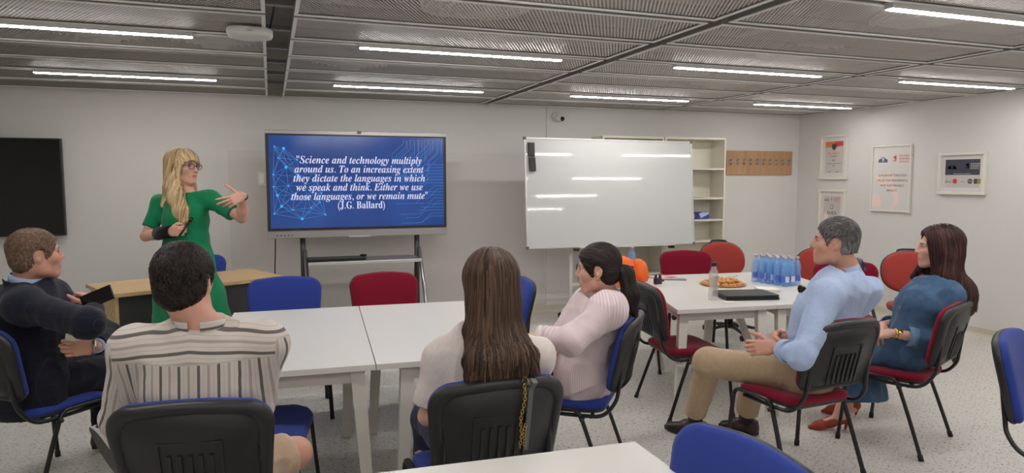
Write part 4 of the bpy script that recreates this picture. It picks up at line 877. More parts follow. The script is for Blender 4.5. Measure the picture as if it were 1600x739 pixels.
# ------------------------------------------------------------------ people: smooth signed-distance bodies meshed with surface nets
class Field:
    def __init__(s, lo, hi, h):
        s.lo = np.array(lo, float); s.h = h; s.n = np.ceil((np.array(hi, float)-s.lo)/h).astype(int)+1
        s.d = np.full(s.n, 1.0, np.float32)
    def _win(s, lo, hi):
        i0 = np.clip(np.floor((np.array(lo)-s.lo)/s.h).astype(int), 0, s.n-1); i1 = np.clip(np.ceil((np.array(hi)-s.lo)/s.h).astype(int)+1, 1, s.n)
        if np.any(i1 <= i0): return None, None
        ax = [(s.lo[k]+s.h*np.arange(i0[k], i1[k])).astype(np.float32) for k in range(3)]
        P = np.stack(np.meshgrid(*ax, indexing='ij'), -1)
        return (slice(i0[0], i1[0]), slice(i0[1], i1[1]), slice(i0[2], i1[2])), P
    def put(s, fn, lo, hi, k=0.02, op='add'):
        pad = k+3*s.h; w, P = s._win(np.array(lo)-pad, np.array(hi)+pad)
        if w is None: return s
        b = fn(P).astype(np.float32); a = s.d[w]
        if op == 'add':
            q = np.maximum(k-np.abs(a-b), 0)/k; s.d[w] = np.minimum(a, b)-q*q*k*0.25
        elif op == 'sub':
            b = -b; q = np.maximum(k-np.abs(a-b), 0)/k; s.d[w] = np.maximum(a, b)+q*q*k*0.25
        return s
    def cone(s, a, b, r1, r2, k=0.02, cut=False, op='add', flat=None):
        a, b = np.array(a, float), np.array(b, float); ab = b-a; L2 = ab@ab; L = math.sqrt(L2)
        def fn(P):
            q = P-a.astype(np.float32); t = np.clip((q@ab)/L2, 0, 1.0 if not cut else 1.2)
            v = q-t[..., None]*ab
            if flat is not None:            # flat=(axis, factor): squash across an axis
                ax = np.array(flat[0], float); ax /= np.linalg.norm(ax); c = v@ax; v = v+((1/flat[1]-1)*c)[..., None]*ax
            d = np.linalg.norm(v, axis=-1)-(r1+(r2-r1)*np.minimum(t, 1))
            if cut: d = np.maximum(d, (q@ab)/L-L)
            return d
        r = max(r1, r2); return s.put(fn, np.minimum(a, b)-r, np.maximum(a, b)+r, k, op)
    def ell(s, c, R, rad, k=0.02, op='add'):
        c = np.array(c, float); R = np.array(R, float); rad = np.array(rad, float)
        def fn(P):
            q = (P-c.astype(np.float32))@R; k0 = np.linalg.norm(q/rad, axis=-1); k1 = np.linalg.norm(q/(rad*rad), axis=-1)
            return k0*(k0-1)/np.maximum(k1, 1e-6)
        m = rad.max(); return s.put(fn, c-m, c+m, k, op)
    def loft(s, st, k=0.03, cut=(False, False), op='add', ex=2.0):
        """st: list of (centre, right axis, half width, half depth)"""
        C = [np.array(x[0], float) for x in st]
        for i in range(len(st)-1):
            a, b = C[i], C[i+1]; ab = b-a; L2 = ab@ab; L = math.sqrt(L2); up = ab/L
            def fr(r):
                r = np.array(r, float); r = r-up*(r@up); r /= np.linalg.norm(r); return r
            Ra, Rb = fr(st[i][1]), fr(st[i+1][1])
            def fn(P, a=a, ab=ab, L2=L2, L=L, Ra=Ra, Rb=Rb, up=up, i=i):
                q = P-a.astype(np.float32); tt = (q@ab)/L2; t = np.clip(tt, 0, 1)
                R = Ra+(Rb-Ra)*t[..., None]; R /= np.linalg.norm(R, axis=-1, keepdims=True); F = np.cross(up, R)
                w = st[i][2]+(st[i+1][2]-st[i][2])*t; d = st[i][3]+(st[i+1][3]-st[i][3])*t
                u = (q*R).sum(-1)/w; v = (q*F).sum(-1)/d; m = np.minimum(w, d); ax = (tt-t)*L/m
                rho = (np.abs(u)**ex+np.abs(v)**ex+np.abs(ax)**ex)**(1/ex)
                ln = np.sqrt((u*w)**2+(v*d)**2+(ax*m)**2)
                dd = ln*(1-1/np.maximum(rho, 1e-4))
                if i == 0 and cut[0]: dd = np.maximum(dd, -tt*L)
                if i == len(st)-2 and cut[1]: dd = np.maximum(dd, (tt-1)*L)
                return dd
            r = max(st[i][2], st[i][3], st[i+1][2], st[i+1][3]); s.put(fn, np.minimum(a, b)-r, np.maximum(a, b)+r, k, op)
        return s
    def plane(s, p, n, lo=None, hi=None):
        """cut away what lies on the +n side of p (inside a box)"""
        p = np.array(p, float); n = np.array(n, float); n /= np.linalg.norm(n)
        w, P = s._win(s.lo if lo is None else lo, s.lo+s.h*(s.n-1) if hi is None else hi)
        if w is None: return s
        s.d[w] = np.maximum(s.d[w], (P-p.astype(np.float32))@n); return s
    def sample(s, P):
        q = np.clip((P-s.lo)/s.h, 0, s.n-1.001); i = q.astype(int); f = q-i; out = 0
        for dx in (0, 1):
            for dy in (0, 1):
                for dz in (0, 1):
                    wgt = (f[:, 0] if dx else 1-f[:, 0])*(f[:, 1] if dy else 1-f[:, 1])*(f[:, 2] if dz else 1-f[:, 2])
                    out = out+wgt*s.d[i[:, 0]+dx, i[:, 1]+dy, i[:, 2]+dz]
        return out
    def grad(s, P, e=None):
        e = e or s.h; g = np.stack([s.sample(P+np.eye(3)[k]*e)-s.sample(P-np.eye(3)[k]*e) for k in range(3)], -1)
        return g/np.maximum(np.linalg.norm(g, axis=-1, keepdims=True), 1e-9)
    def mesh(s):
        d = s.d; neg = d < 0
        n = d.shape; cnt = np.zeros((n[0]-1, n[1]-1, n[2]-1), np.int8)
        for dx in (0, 1):
            for dy in (0, 1):
                for dz in (0, 1): cnt += neg[dx:n[0]-1+dx, dy:n[1]-1+dy, dz:n[2]-1+dz]
        act = (cnt > 0) & (cnt < 8); idx = np.argwhere(act); vid = np.full(act.shape, -1, np.int32); vid[act] = np.arange(len(idx))
        cor = np.array([[x, y, z] for x in (0, 1) for y in (0, 1) for z in (0, 1)])
        vals = np.stack([d[idx[:, 0]+c[0], idx[:, 1]+c[1], idx[:, 2]+c[2]] for c in cor], 1)
        acc = np.zeros((len(idx), 3)); num = np.zeros(len(idx))
        for i in range(8):
            for j in range(i+1, 8):
                if np.abs(cor[i]-cor[j]).sum() != 1: continue
                a, b = vals[:, i], vals[:, j]; m = (a < 0) != (b < 0); t = np.where(m, a/np.where(m, a-b, 1), 0)
                acc += np.where(m[:, None], cor[i]+t[:, None]*(cor[j]-cor[i]), 0); num += m
        V = s.lo+s.h*(idx+acc/num[:, None]); F = []
        for ax in range(3):
            o = [k for k in range(3) if k != ax]; sl0 = [slice(None)]*3; sl1 = [slice(None)]*3
            sl0[ax] = slice(0, n[ax]-1); sl1[ax] = slice(1, n[ax])
            for q in o: sl0[q] = slice(1, n[q]-1); sl1[q] = slice(1, n[q]-1)
            A, B = neg[tuple(sl0)], neg[tuple(sl1)]; e = np.argwhere(A != B)
            if not len(e): continue
            base = e.copy()
            for q in o: base[:, q] += 1
            def g(da, db):
                c = base.copy(); c[:, o[0]] -= da; c[:, o[1]] -= db; return vid[c[:, 0], c[:, 1], c[:, 2]]
            quad = np.stack([g(1, 1), g(0, 1), g(0, 0), g(1, 0)], 1)
            flip = A[tuple(e.T)] if ax != 1 else ~A[tuple(e.T)]
            quad[~flip] = quad[~flip][:, ::-1]; F.append(quad)
        return V, np.concatenate(F)
def hash3(i):
    i = i.astype(np.int64); x = (i[..., 0]*73856093) ^ (i[..., 1]*19349663) ^ (i[..., 2]*83492791); x = (x ^ (x >> 13))*1274126177; return ((x ^ (x >> 16)) & 0xffff)/65535.0
def vnoise(P):
    i = np.floor(P).astype(np.int64); f = P-i; f = f*f*(3-2*f); out = 0
    for dx in (0, 1):
        for dy in (0, 1):
            for dz in (0, 1):
                w = (f[:, 0] if dx else 1-f[:, 0])*(f[:, 1] if dy else 1-f[:, 1])*(f[:, 2] if dz else 1-f[:, 2]); out = out+w*hash3(i+np.array([dx, dy, dz]))
    return out*2-1
def np_obj(name, V, F, mats, parent, mi=None, attrs=None, smooth=True):
    me = bpy.data.meshes.new(name); V = np.asarray(V, np.float32); F = np.asarray(F, np.int32)
    me.vertices.add(len(V)); me.vertices.foreach_set('co', V.ravel()); k = F.shape[1]
    me.loops.add(F.size); me.loops.foreach_set('vertex_index', F.ravel()); me.polygons.add(len(F))
    me.polygons.foreach_set('loop_start', np.arange(0, F.size, k, dtype=np.int32))
    try: me.polygons.foreach_set('loop_total', np.full(len(F), k, np.int32))
    except Exception: pass
    for m in (mats if isinstance(mats, (list, tuple)) else [mats]): me.materials.append(m)
    me.polygons.foreach_set('use_smooth', np.full(len(F), smooth))
    if mi is not None: me.polygons.foreach_set('material_index', np.asarray(mi, np.int32))
    for an, av in (attrs or {}).items():
        a = me.attributes.new(an, 'FLOAT', 'POINT'); a.data.foreach_set('value', np.asarray(av, np.float32))
    me.update(calc_edges=True); me.validate()
    o = bpy.data.objects.new(name, me); COL.objects.link(o)
    if parent is not None: o.parent = parent; o.matrix_parent_inverse = Matrix.Translation(-Vector(parent.location))
    return o
def relax(V, F, it=1, lam=0.5):
    for _ in range(it):
        acc = np.zeros_like(V); n = np.zeros(len(V))
        for a, b in ((0, 1), (1, 2), (2, 3), (3, 0)):
            np.add.at(acc, F[:, a], V[F[:, b]]); np.add.at(acc, F[:, b], V[F[:, a]]); np.add.at(n, F[:, a], 1); np.add.at(n, F[:, b], 1)
        V = V+(acc/np.maximum(n, 1)[:, None]-V)*lam
    return V
N_ = lambda v: np.array(v, float)/max(np.linalg.norm(v), 1e-9)
A_ = lambda v: np.array(v, float)
def lerp(a, b, t): return A_(a)*(1-t)+A_(b)*t

# materials for people
def skin(name, c): return mat(name, c, 0.5, sss=0.15, bump=(260, 0.05), var=(14, 0.05), spec=0.4)
M['skin'] = skin('skin', (212, 164, 145)); M['skin_warm'] = skin('skin_warm', (205, 153, 132)); M['lips'] = mat('lips', (186, 102, 96), 0.4, sss=0.1)
M['eye_white'] = mat('eye_white', (226, 222, 216), 0.2); M['iris'] = mat('iris', (62, 48, 40), 0.15)
def hair_mat(name, cols, rough=0.55, vs=1.0):
    m = mat(name, cols[1], rough, spec=0.25); nt = m.node_tree; b = nt.nodes['Principled BSDF']
    at = nt.nodes.new('ShaderNodeAttribute'); at.attribute_name = 'rnd'; r = nt.nodes.new('ShaderNodeValToRGB')
    e = r.color_ramp.elements; e[0].color = srgb(*cols[0]); e[1].color = srgb(*cols[2]); x = e.new(0.5); x.color = srgb(*cols[1])
    nt.links.new(at.outputs['Fac'], r.inputs[0]); nt.links.new(r.outputs[0], b.inputs['Base Color']); return m
M['hair_blonde'] = hair_mat('hair_blonde', ((150, 122, 84), (206, 178, 134), (230, 208, 168)))
M['hair_brown'] = hair_mat('hair_brown', ((44, 32, 26), (78, 58, 46), (116, 90, 72)))
M['hair_auburn'] = hair_mat('hair_auburn', ((34, 20, 20), (60, 36, 32), (98, 62, 50)))
M['hair_dark'] = hair_mat('hair_dark', ((22, 18, 17), (40, 32, 29), (66, 54, 48)))
M['hair_black'] = hair_mat('hair_black', ((20, 16, 16), (36, 28, 27), (58, 46, 43)))
M['hair_fair'] = hair_mat('hair_fair', ((86, 66, 52), (120, 96, 78), (150, 126, 104)))
M['hair_grey'] = hair_mat('hair_grey', ((66, 64, 64), (112, 109, 108), (168, 165, 162)))
def cloth(name, col, bump=(700, 0.25), var=(60, 0.05), rough=0.85, sheen=0.1): return mat(name, col, rough, bump=bump, var=var, sheen=sheen, spec=0.2)
M['green_dress'] = cloth('green_dress', (14, 124, 80), rough=0.7); M['blue_shirt'] = cloth('blue_shirt', (172, 190, 222)); M['white_tee'] = cloth('white_tee', (218, 208, 202))
M['chino'] = cloth('chino', (178, 156, 128)); M['shorts'] = cloth('shorts', (196, 170, 146)); M['black_trouser'] = cloth('black_trouser', (22, 21, 23)); M['navy_trouser'] = cloth('navy_trouser', (26, 28, 38))
M['denim'] = cloth('denim', (68, 95, 126), bump=(420, 0.4), var=(24, 0.16)); M['denim_light'] = cloth('denim_light', (112, 140, 172), bump=(420, 0.4), var=(24, 0.1)); M['jeans'] = cloth('jeans', (38, 46, 66))
M['leather_brown'] = mat('leather_brown', (52, 34, 30), 0.42, bump=(120, 0.1)); M['leather_red'] = mat('leather_red', (148, 50, 34), 0.5); M['sock'] = cloth('sock', (26, 24, 28)); M['belt'] = mat('belt', (26, 24, 26), 0.45)
M['gold'] = mat('gold_metal', (214, 178, 104), 0.25, metal=0.9); M['brace'] = cloth('wrist_brace', (20, 20, 22)); M['sole'] = mat('grey_sole', (70, 68, 68), 0.7); M['sole_light'] = mat('light_sole', (150, 146, 142), 0.7)
def attr_bands(name, base, bands, period, rough=0.85, second=None):
    """woven stripes that follow the 'st' attribute of the cloth; bands = [(pos0..1, halfwidth, colour)]"""
    m = cloth(name, base, var=None); nt = m.node_tree; b = nt.nodes['Principled BSDF']; last = None
    rgb = nt.nodes.new('ShaderNodeRGB'); rgb.outputs[0].default_value = srgb(*base); last = rgb.outputs[0]
    for an, bl in (('st', bands), ('st2', second or [])):
        if not bl: continue
        at = nt.nodes.new('ShaderNodeAttribute'); at.attribute_name = an
        dv = nt.nodes.new('ShaderNodeMath'); dv.operation = 'DIVIDE'; dv.inputs[1].default_value = period; nt.links.new(at.outputs['Fac'], dv.inputs[0])
        fr = nt.nodes.new('ShaderNodeMath'); fr.operation = 'FRACT'; nt.links.new(dv.outputs[0], fr.inputs[0])
        for pos, hw, col in bl:
            sb = nt.nodes.new('ShaderNodeMath'); sb.operation = 'SUBTRACT'; sb.inputs[1].default_value = pos; nt.links.new(fr.outputs[0], sb.inputs[0])
            ab = nt.nodes.new('ShaderNodeMath'); ab.operation = 'ABSOLUTE'; nt.links.new(sb.outputs[0], ab.inputs[0])
            lt = nt.nodes.new('ShaderNodeMath'); lt.operation = 'LESS_THAN'; lt.inputs[1].default_value = hw; nt.links.new(ab.outputs[0], lt.inputs[0])
            mx = nt.nodes.new('ShaderNodeMix'); mx.data_type = 'RGBA'; nt.links.new(lt.outputs[0], mx.inputs[0]); nt.links.new(last, mx.inputs[6]); mx.inputs[7].default_value = srgb(*col); last = mx.outputs[2]
    nt.links.new(last, b.inputs['Base Color']); return m
M['stripe_shirt'] = attr_bands('striped_linen', (206, 197, 188), [(0.5, 0.075, (104, 98, 94)), (0.0, 0.07, (172, 160, 152)), (1.0, 0.07, (172, 160, 152)), (0.25, 0.012, (180, 170, 160)), (0.75, 0.012, (180, 170, 160))], 0.058)
M['pink_shirt'] = attr_bands('pink_stripe', (226, 212, 212), [(0.5, 0.22, (210, 188, 192))], 0.0085)
M['navy_suit'] = attr_bands('navy_check', (24, 27, 40), [(0.5, 0.022, (38, 41, 53))], 0.055, second=[(0.5, 0.022, (37, 40, 52))])

class Head:
    """head frame: x to the person's right, y forward, z up; origin between the ears"""
    def __init__(s, c, az, pitch=0, roll=0, k=1.06):
        s.c = A_(c); s.k = k; a, p, r = map(math.radians, (az, pitch, roll))   # az: clockwise from +Y seen from above
        f = A_((math.sin(a)*math.cos(p), math.cos(a)*math.cos(p), math.sin(p))); x = N_(np.cross(f, (0, 0, 1))); u = np.cross(x, f)
        s.R = np.stack([x*math.cos(r)+u*math.sin(r), f, u*math.cos(r)-x*math.sin(r)], 1)
    def w(s, x, y, z): return s.c+s.R@(A_((x, y, z))*s.k)
    def L(s, P): return ((P-s.c)@s.R)/s.k
def add_head(F, h, neck, female=False, ears=True):
    k = h.k; R = h.R; e = lambda c, r, kk=0.02, op='add': F.ell(h.w(*c), R, A_(r)*k, kk*k, op); q = lambda a, b, r1, r2, kk=0.015, op='add': F.cone(h.w(*a), h.w(*b), r1*k, r2*k, kk*k, op=op)
    j = 0.93 if female else 1.0
    e((0, -0.014, 0.036), (0.073, 0.092, 0.082), 0.01); e((0, 0.02, 0.0), (0.066*j, 0.072, 0.085), 0.03)
    e((0, 0.036, -0.045), (0.052*j, 0.053, 0.066), 0.03)
    for s in (-1, 1):
        q((0.056*s*j, -0.002, -0.035), (0.046*s*j, 0.012, -0.072), 0.016, 0.016, 0.03); q((0.046*s*j, 0.012, -0.072), (0.014*s, 0.068, -0.098), 0.016, 0.014, 0.03)
        e((0.042*s, 0.062, -0.018), (0.022, 0.022, 0.018), 0.03)
        q((0.014*s, 0.086, 0.028), (0.048*s, 0.074, 0.026), 0.009, 0.007, 0.018)
        e((0.031*s, 0.098, 0.008), (0.017, 0.016, 0.011), 0.016, 'sub')
        e((0.011*s, 0.100, -0.027), (0.0085, 0.011, 0.0075), 0.008)
    e((0, 0.078, -0.096), (0.020*j, 0.016, 0.016), 0.025)
    q((0, 0.088, 0.022), (0, 0.109, -0.016), 0.0075, 0.0095, 0.014); e((0, 0.110, -0.022), (0.0105, 0.0115, 0.0095), 0.008)
    e((0, 0.085, -0.058), (0.026, 0.016, 0.022), 0.02)
    q((-0.018, 0.0945, -0.0555), (0.018, 0.0945, -0.0555), 0.0048, 0.0048, 0.006); q((-0.015, 0.0950, -0.0645), (0.015, 0.0950, -0.0645), 0.0058, 0.0058, 0.006)
    q((-0.024, 0.101, -0.0602), (0.024, 0.101, -0.0602), 0.0022, 0.0022, 0.004, 'sub')
    if ears:
        for s in (-1, 1):
            e((0.077*s, -0.010, 0.0), (0.010, 0.019, 0.032), 0.010); e((0.086*s, -0.004, 0.003), (0.008, 0.010, 0.017), 0.006, 'sub'); q((0.078*s, -0.002, -0.024), (0.076*s, 0.0, -0.030), 0.007, 0.006, 0.006)
    nk = 0.050 if female else 0.058
    F.cone(h.w(0, -0.018, -0.05), neck, nk*k, (nk+0.004)*k, 0.03*k)
def face_marks(F, V, h):
    """material per vertex: 1 lips"""
    p = h.L(V); lip = (np.abs(p[:, 0]) < 0.0225*(1-np.abs(p[:, 2]+0.060)/0.03)) & (np.abs(p[:, 2]+0.0605) < 0.0105) & (p[:, 1] > 0.085)
    return lip
def eyes_mb(h, brow, brow_r=0.003, lash=True):
    """eyeballs, irises, lids and brows as pieces of the body mesh: material 2 white, 3 iris, 4 brow"""
    out = []
    for s in (-1, 1):
        mb = MB()
        c = h.w(0.031*s, 0.0752, 0.0075); r = 0.0124*h.k
        def fn(u, v, c=c, r=r): a, b = 2*PI*u, PI*(v-0.5); return tuple(c+h.R@(A_((math.cos(b)*math.cos(a), math.sin(b), math.cos(b)*math.sin(a)))*r))
        mb.grid(fn, 14, 9, closed_u=True, mi=2)
        g = c+h.R[:, 1]*r*1.02; ci = [tuple(g+h.R@(A_((math.cos(2*PI*i/12), 0, math.sin(2*PI*i/12)))*0.0055*h.k)) for i in range(12)]; mb.add(ci, [list(range(12))], mi=3)
        up = [h.w(0.031*s+dx, 0.0895-abs(dx)*0.30-(0.004 if abs(dx) > .012 else 0), 0.0125-abs(dx)*0.25) for dx in (-0.016, -0.009, 0, 0.009, 0.016)]; mb.tube(bez(up, 3), 0.0016*h.k, 5, mi=4)
        bl = [h.w((0.014+0.011*i)*s, 0.0945-0.0022*i*i*0.55, 0.026+0.0032*math.sin(i*0.8)) for i in range(4)]; mb.tube(bez(bl, 3), [brow_r*h.k*(1-0.05*i) for i in range(10)], 5, flat=(1, 1), mi=4)
        out.append(mb)
    return out
def add_hand(F, w, d, n, side, curl=(30, 35, 25), k=1.06, spread=6, thumb=None, curls=None, fine=0.0055):
    """w wrist, d direction of the palm, n back-of-hand normal, side +1: thumb towards d x n ... -1 the other way"""
    d = N_(d); n = A_(n)-d*(A_(n)@d); n = N_(n); x = np.cross(d, n)*side; w = A_(w)
    P = lambda a, b, c: w+(x*a+d*b+n*c)*k
    for i, a in enumerate((0.026, 0.009, -0.009, -0.026)): F.cone(P(a*0.62, 0.012, 0), P(a, 0.088-0.006*abs(i-1.2), 0), 0.0165*k, 0.0115*k, 0.010)
    F.cone(P(0.018, 0.02, -0.006), P(-0.02, 0.03, -0.004), 0.016*k, 0.016*k, 0.012)
    L = (0.044, 0.048, 0.045, 0.034); tips = []
    for i, a in enumerate((0.027, 0.009, -0.009, -0.027)):
        cu = curls[i] if curls else curl; p = P(a, 0.090-0.006*abs(i-1.2), 0); ang = 0; sp = math.radians(spread*(1.5-i))
        for j in range(3):
            ang += math.radians(cu[j]); dd = d*math.cos(ang)-n*math.sin(ang); dd = N_(dd+x*math.sin(sp)*math.cos(ang)*0.8); ln = L[i]*(1, 0.62, 0.52)[j]*k; q = p+dd*ln
            F.cone(p, q, (0.0092, 0.0084, 0.0076)[j]*k, (0.0086, 0.0078, 0.0066)[j]*k, fine*0.8); p = q
        tips.append(p)
    t = thumb or ((0.75, 0.62, -0.25), (0.35, 0.9, -0.3)); p = P(0.026, 0.028, -0.006)
    for (a, b, c), ln, r1, r2 in ((t[0], 0.044, 0.0125, 0.0105), (t[1], 0.030, 0.0102, 0.0088), (t[1], 0.022, 0.0088, 0.0074)):
        q = p+N_(x*a+d*b+n*c)*ln*k; F.cone(p, q, r1*k, r2*k, fine); p = q
    return P, tips, p
def add_arm(F, sh, el, wr, k=1.06, f=1.0):
    F.cone(sh, el, 0.046*k*f, 0.037*k*f, 0.02); F.cone(el, lerp(el, wr, 0.35), 0.038*k*f, 0.039*k*f, 0.02); F.cone(lerp(el, wr, 0.35), wr, 0.039*k*f, 0.026*k*f, 0.02, flat=None)
def add_leg(F, hp, kn, an, toe=None, k=1.06, f=1.0):
    F.cone(hp, kn, 0.075*k*f, 0.054*k*f, 0.03); F.cone(kn, lerp(kn, an, 0.35), 0.052*k*f, 0.054*k*f, 0.03); F.cone(lerp(kn, an, 0.35), an, 0.054*k*f, 0.034*k*f, 0.03)
    if toe is not None: an = A_(an); F.cone(lerp(an, toe, -0.18)-A_((0, 0, 0.03)), lerp(an, toe, 0.75), 0.033*k, 0.026*k, 0.02)
def torso_st(J, p, g=0.0, bulk=1.0, hem=0.10, sw=1.0, depth=1.0, chest_fwd=0.0):
    pel, ch, nk = A_(J[p+'pel']), A_(J[p+'chest']), A_(J[p+'neck']); rp = N_(A_(J[p+'hpR'])-J[p+'hpL']) if p+'hpR' in J else N_(A_(J[p+'shR'])-J[p+'shL']); rs = N_(A_(J[p+'shR'])-J[p+'shL']); rm = N_(rp+rs)
    up = N_(ch-pel); b = bulk
    return [(pel-up*hem, rp, 0.165*b+g, 0.125*b*depth+g), (pel, rp, 0.176*b+g, 0.132*b*depth+g), (lerp(pel, ch, 0.5), rm, 0.152*b+g, 0.115*b*depth+g), (ch, rs, 0.168*b*sw+g, 0.122*b*depth+g), (lerp(ch, nk, 0.55), rs, 0.160*b*sw+g, 0.105*b*depth+g), (lerp(ch, nk, 0.86), rs, 0.085*b+g, 0.074*b+g)]
def add_torso(F, J, p, g=0.0, shr=0.06, **kw):
    st = torso_st(J, p, g, **kw); F.loft(st, 0.05)
    nk = A_(J[p+'neck'])
    for s in ('shL', 'shR'): F.cone(nk-A_((0, 0, 0.050+g)), J[p+s], 0.052+g, shr+g, 0.05)
    return st
def neck_cut(F, c, n, r=0.115): c = A_(c); F.plane(c, n, c-A_((r, r, 0.05)), c+A_((r, r, 0.16)))
def bounds_of(pts, pad): P = np.array([A_(x) for x in pts]); return P.min(0)-pad, P.max(0)+pad
def folds(V, Nn, sets, seed=0):
    D = np.zeros(len(V))
    for c, rad, ax, fr, amp, wob in sets:
        q = V-A_(c); w = np.exp(-(q*q).sum(1)/(rad*rad)); ph = (vnoise(q*9+seed)+0.6*vnoise(q*4+3))*wob
        D += w*amp*1.35*(1-2*np.abs(np.sin(q@N_(ax)*fr*0.7*PI+ph*3.4)))*(0.55+0.45*vnoise(q*6+11))
    return D
def wrinkle(V, scale, amp, stretch=(1, 1, 1), seed=0):
    q = V*A_(stretch)*scale+seed; return amp*(1-2.2*np.abs(vnoise(q)))+amp*0.5*vnoise(q*2.3+7)
def vnormals(V, F):
    n = np.cross(V[F[:, 2]]-V[F[:, 0]], V[F[:, 3]]-V[F[:, 1]]); out = np.zeros_like(V)
    for k in range(4): np.add.at(out, F[:, k], n)
    return out/np.maximum(np.linalg.norm(out, axis=1, keepdims=True), 1e-12)
def biggest(V, Q):
    lab = np.arange(len(V))
    for _ in range(400):
        m = lab[Q].min(1); new = lab.copy()
        for k in range(4): np.minimum.at(new, Q[:, k], m)
        new = new[new]
        if (new == lab).all(): break
        lab = new
    u, c = np.unique(lab, return_counts=True); keep = np.isin(lab, u[c > 0.04*len(V)])
    idx = np.cumsum(keep)-1; return V[keep], idx[Q[keep[Q[:, 0]]]]
def surf(F, c, d, tmax=0.4):
    c = A_(c); d = N_(d); T = np.linspace(0, tmax, 200); s = F.sample(c+T[:, None]*d); i = int(np.argmax(s > 0)); return c+d*T[i]
def garment(F, name, m, parent, sets=(), wr=None, attrs=None, relax_it=1, mi=None):
    V, Q = F.mesh(); V, Q = biggest(V, Q); V = relax(V, Q, relax_it); n = vnormals(V, Q)
    D = folds(V, n, sets) if sets else np.zeros(len(V))
    if wr:
        for a in wr: D += wrinkle(V, *a)
    V2 = V+n*D[:, None]
    return np_obj(name, V2, Q, m, parent, mi=mi(V, Q) if mi else None, attrs=attrs(V, n) if attrs else None)
def body_mesh(F, name, parent, h, skin_m, brow_m, extra_eyes=True):
    V, Q = F.mesh(); V = relax(V, Q, 1, 0.35); lip = face_marks(F, V, h); mi = lip[Q].sum(1) >= 3
    o = np_obj(name, V, Q, [skin_m, M['lips'], M['eye_white'], M['iris'], brow_m], parent, mi=mi.astype(int))
    if extra_eyes:
        bm = bmesh.new(); bm.from_mesh(o.data)
        for mb in eyes_mb(h, brow_m):
            vs = [bm.verts.new(v) for v in mb.v]
            for f, m_ in zip(mb.f, mb.mi):
                try: fc = bm.faces.new([vs[i] for i in f]); fc.material_index = m_; fc.smooth = True
                except ValueError: pass
        bm.to_mesh(o.data); bm.free()
    return o
def ribbons(paths, normals, width, taper=0.5, rnd=None):
    """paths (N,S,3) -> flat hair locks with a raised middle"""
    N, S, _ = paths.shape; t = np.gradient(paths, axis=1); t /= np.maximum(np.linalg.norm(t, axis=2, keepdims=True), 1e-9)
    side = np.cross(t, normals); side /= np.maximum(np.linalg.norm(side, axis=2, keepdims=True), 1e-9)
    w = (np.asarray(width).reshape(-1, 1) if np.ndim(width) else width)*(1-np.linspace(0, 1, S)[None, :]**3*taper); w = w[..., None]
    V = np.stack([paths-side*w, paths+normals*w*0.35, paths+side*w], 2).reshape(-1, 3)
    i = (np.arange(N)[:, None]*S+np.arange(S-1)[None, :])*3; i = i.ravel()
    F = np.concatenate([np.stack([i, i+1, i+4, i+3], 1), np.stack([i+1, i+2, i+5, i+4], 1)])
    r = np.repeat(rnd, S*3); return V, F, r
def grow(F, roots, flow, length, steps, lift=0.001, rng=None, jitter=0.25, end_lift=0.0, follow=0.85, zmin=None, stop=None):
    """trace locks over the hair volume; flow(P)->dir"""
    P = roots.copy(); n = F.grad(P); paths = []; nors = []; prev = None; ds = (length/steps).reshape(-1, 1) if np.ndim(length) else length/steps
    jd = rng.normal(size=P.shape)*jitter
    for sidx in range(steps+1):
        n = F.grad(P); dist = F.sample(P)[:, None]
        off = lift+end_lift*(sidx/steps)**2
        paths.append(P+n*(off-np.clip(dist, -0.02, 0.02))); nors.append(n)
        d = flow(P)+jd*0.3; d = d-n*(d*n).sum(1, keepdims=True)*follow
        if prev is not None: d = d/np.maximum(np.linalg.norm(d, axis=1, keepdims=True), 1e-9)*0.5+prev*0.5
        d /= np.maximum(np.linalg.norm(d, axis=1, keepdims=True), 1e-9); prev = d; stp = d*ds
        if zmin is not None: stp = stp*(P[:, 2:3] > zmin[:, None])
        if stop is not None: stp = stp*(~stop(P))[:, None]
        P = P+stp
    return np.stack(paths, 1), np.stack(nors, 1)
def hair_obj(F, name, m, parent, n_locks, flow, length, steps, width, where=None, lift=0.0015, seed=1, jitter=0.25, end_lift=0.0, taper=0.6, shade=None, base_rnd=0.25, zmin=None, stop=None, zspread=0.05):
    rng = np.random.default_rng(seed); V, Q = F.mesh(); V = relax(V, Q, 2)
    C = V[Q].mean(1); sel = np.arange(len(C)) if where is None else np.where(where(C))[0]
    pick = rng.choice(sel, n_locks); R0 = C[pick]+rng.normal(size=(n_locks, 3))*0.002
    ln = length*(0.75+0.5*rng.random(n_locks)); pa, no = grow(F, R0, flow, ln, steps, lift+0.003*rng.random((n_locks, 1)), rng, jitter, end_lift, zmin=None if zmin is None else zmin-0.02+zspread*rng.random(n_locks), stop=stop)
    rnd = np.clip(0.5+rng.normal(size=n_locks)*0.27, 0, 1)
    if shade is not None: rnd = np.clip(rnd+shade(R0), 0, 1)
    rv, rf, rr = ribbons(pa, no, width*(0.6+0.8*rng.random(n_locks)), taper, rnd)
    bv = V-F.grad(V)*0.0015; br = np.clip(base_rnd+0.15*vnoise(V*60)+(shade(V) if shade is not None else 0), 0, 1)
    return np_obj(name, np.concatenate([bv, rv]), np.concatenate([Q, rf+len(bv)]), m, parent, attrs={'rnd': np.concatenate([br, rr])})
def tube_obj(name, pts, r, m, parent, n=10, **kw):
    o = MB().tube(pts, r, n, **kw).obj(name, m); o.parent = parent; o.matrix_parent_inverse = Matrix.Translation(-Vector(parent.location)); return o
def under(o, parent): o.parent = parent; o.matrix_parent_inverse = Matrix.Translation(-Vector(parent.location)); return o
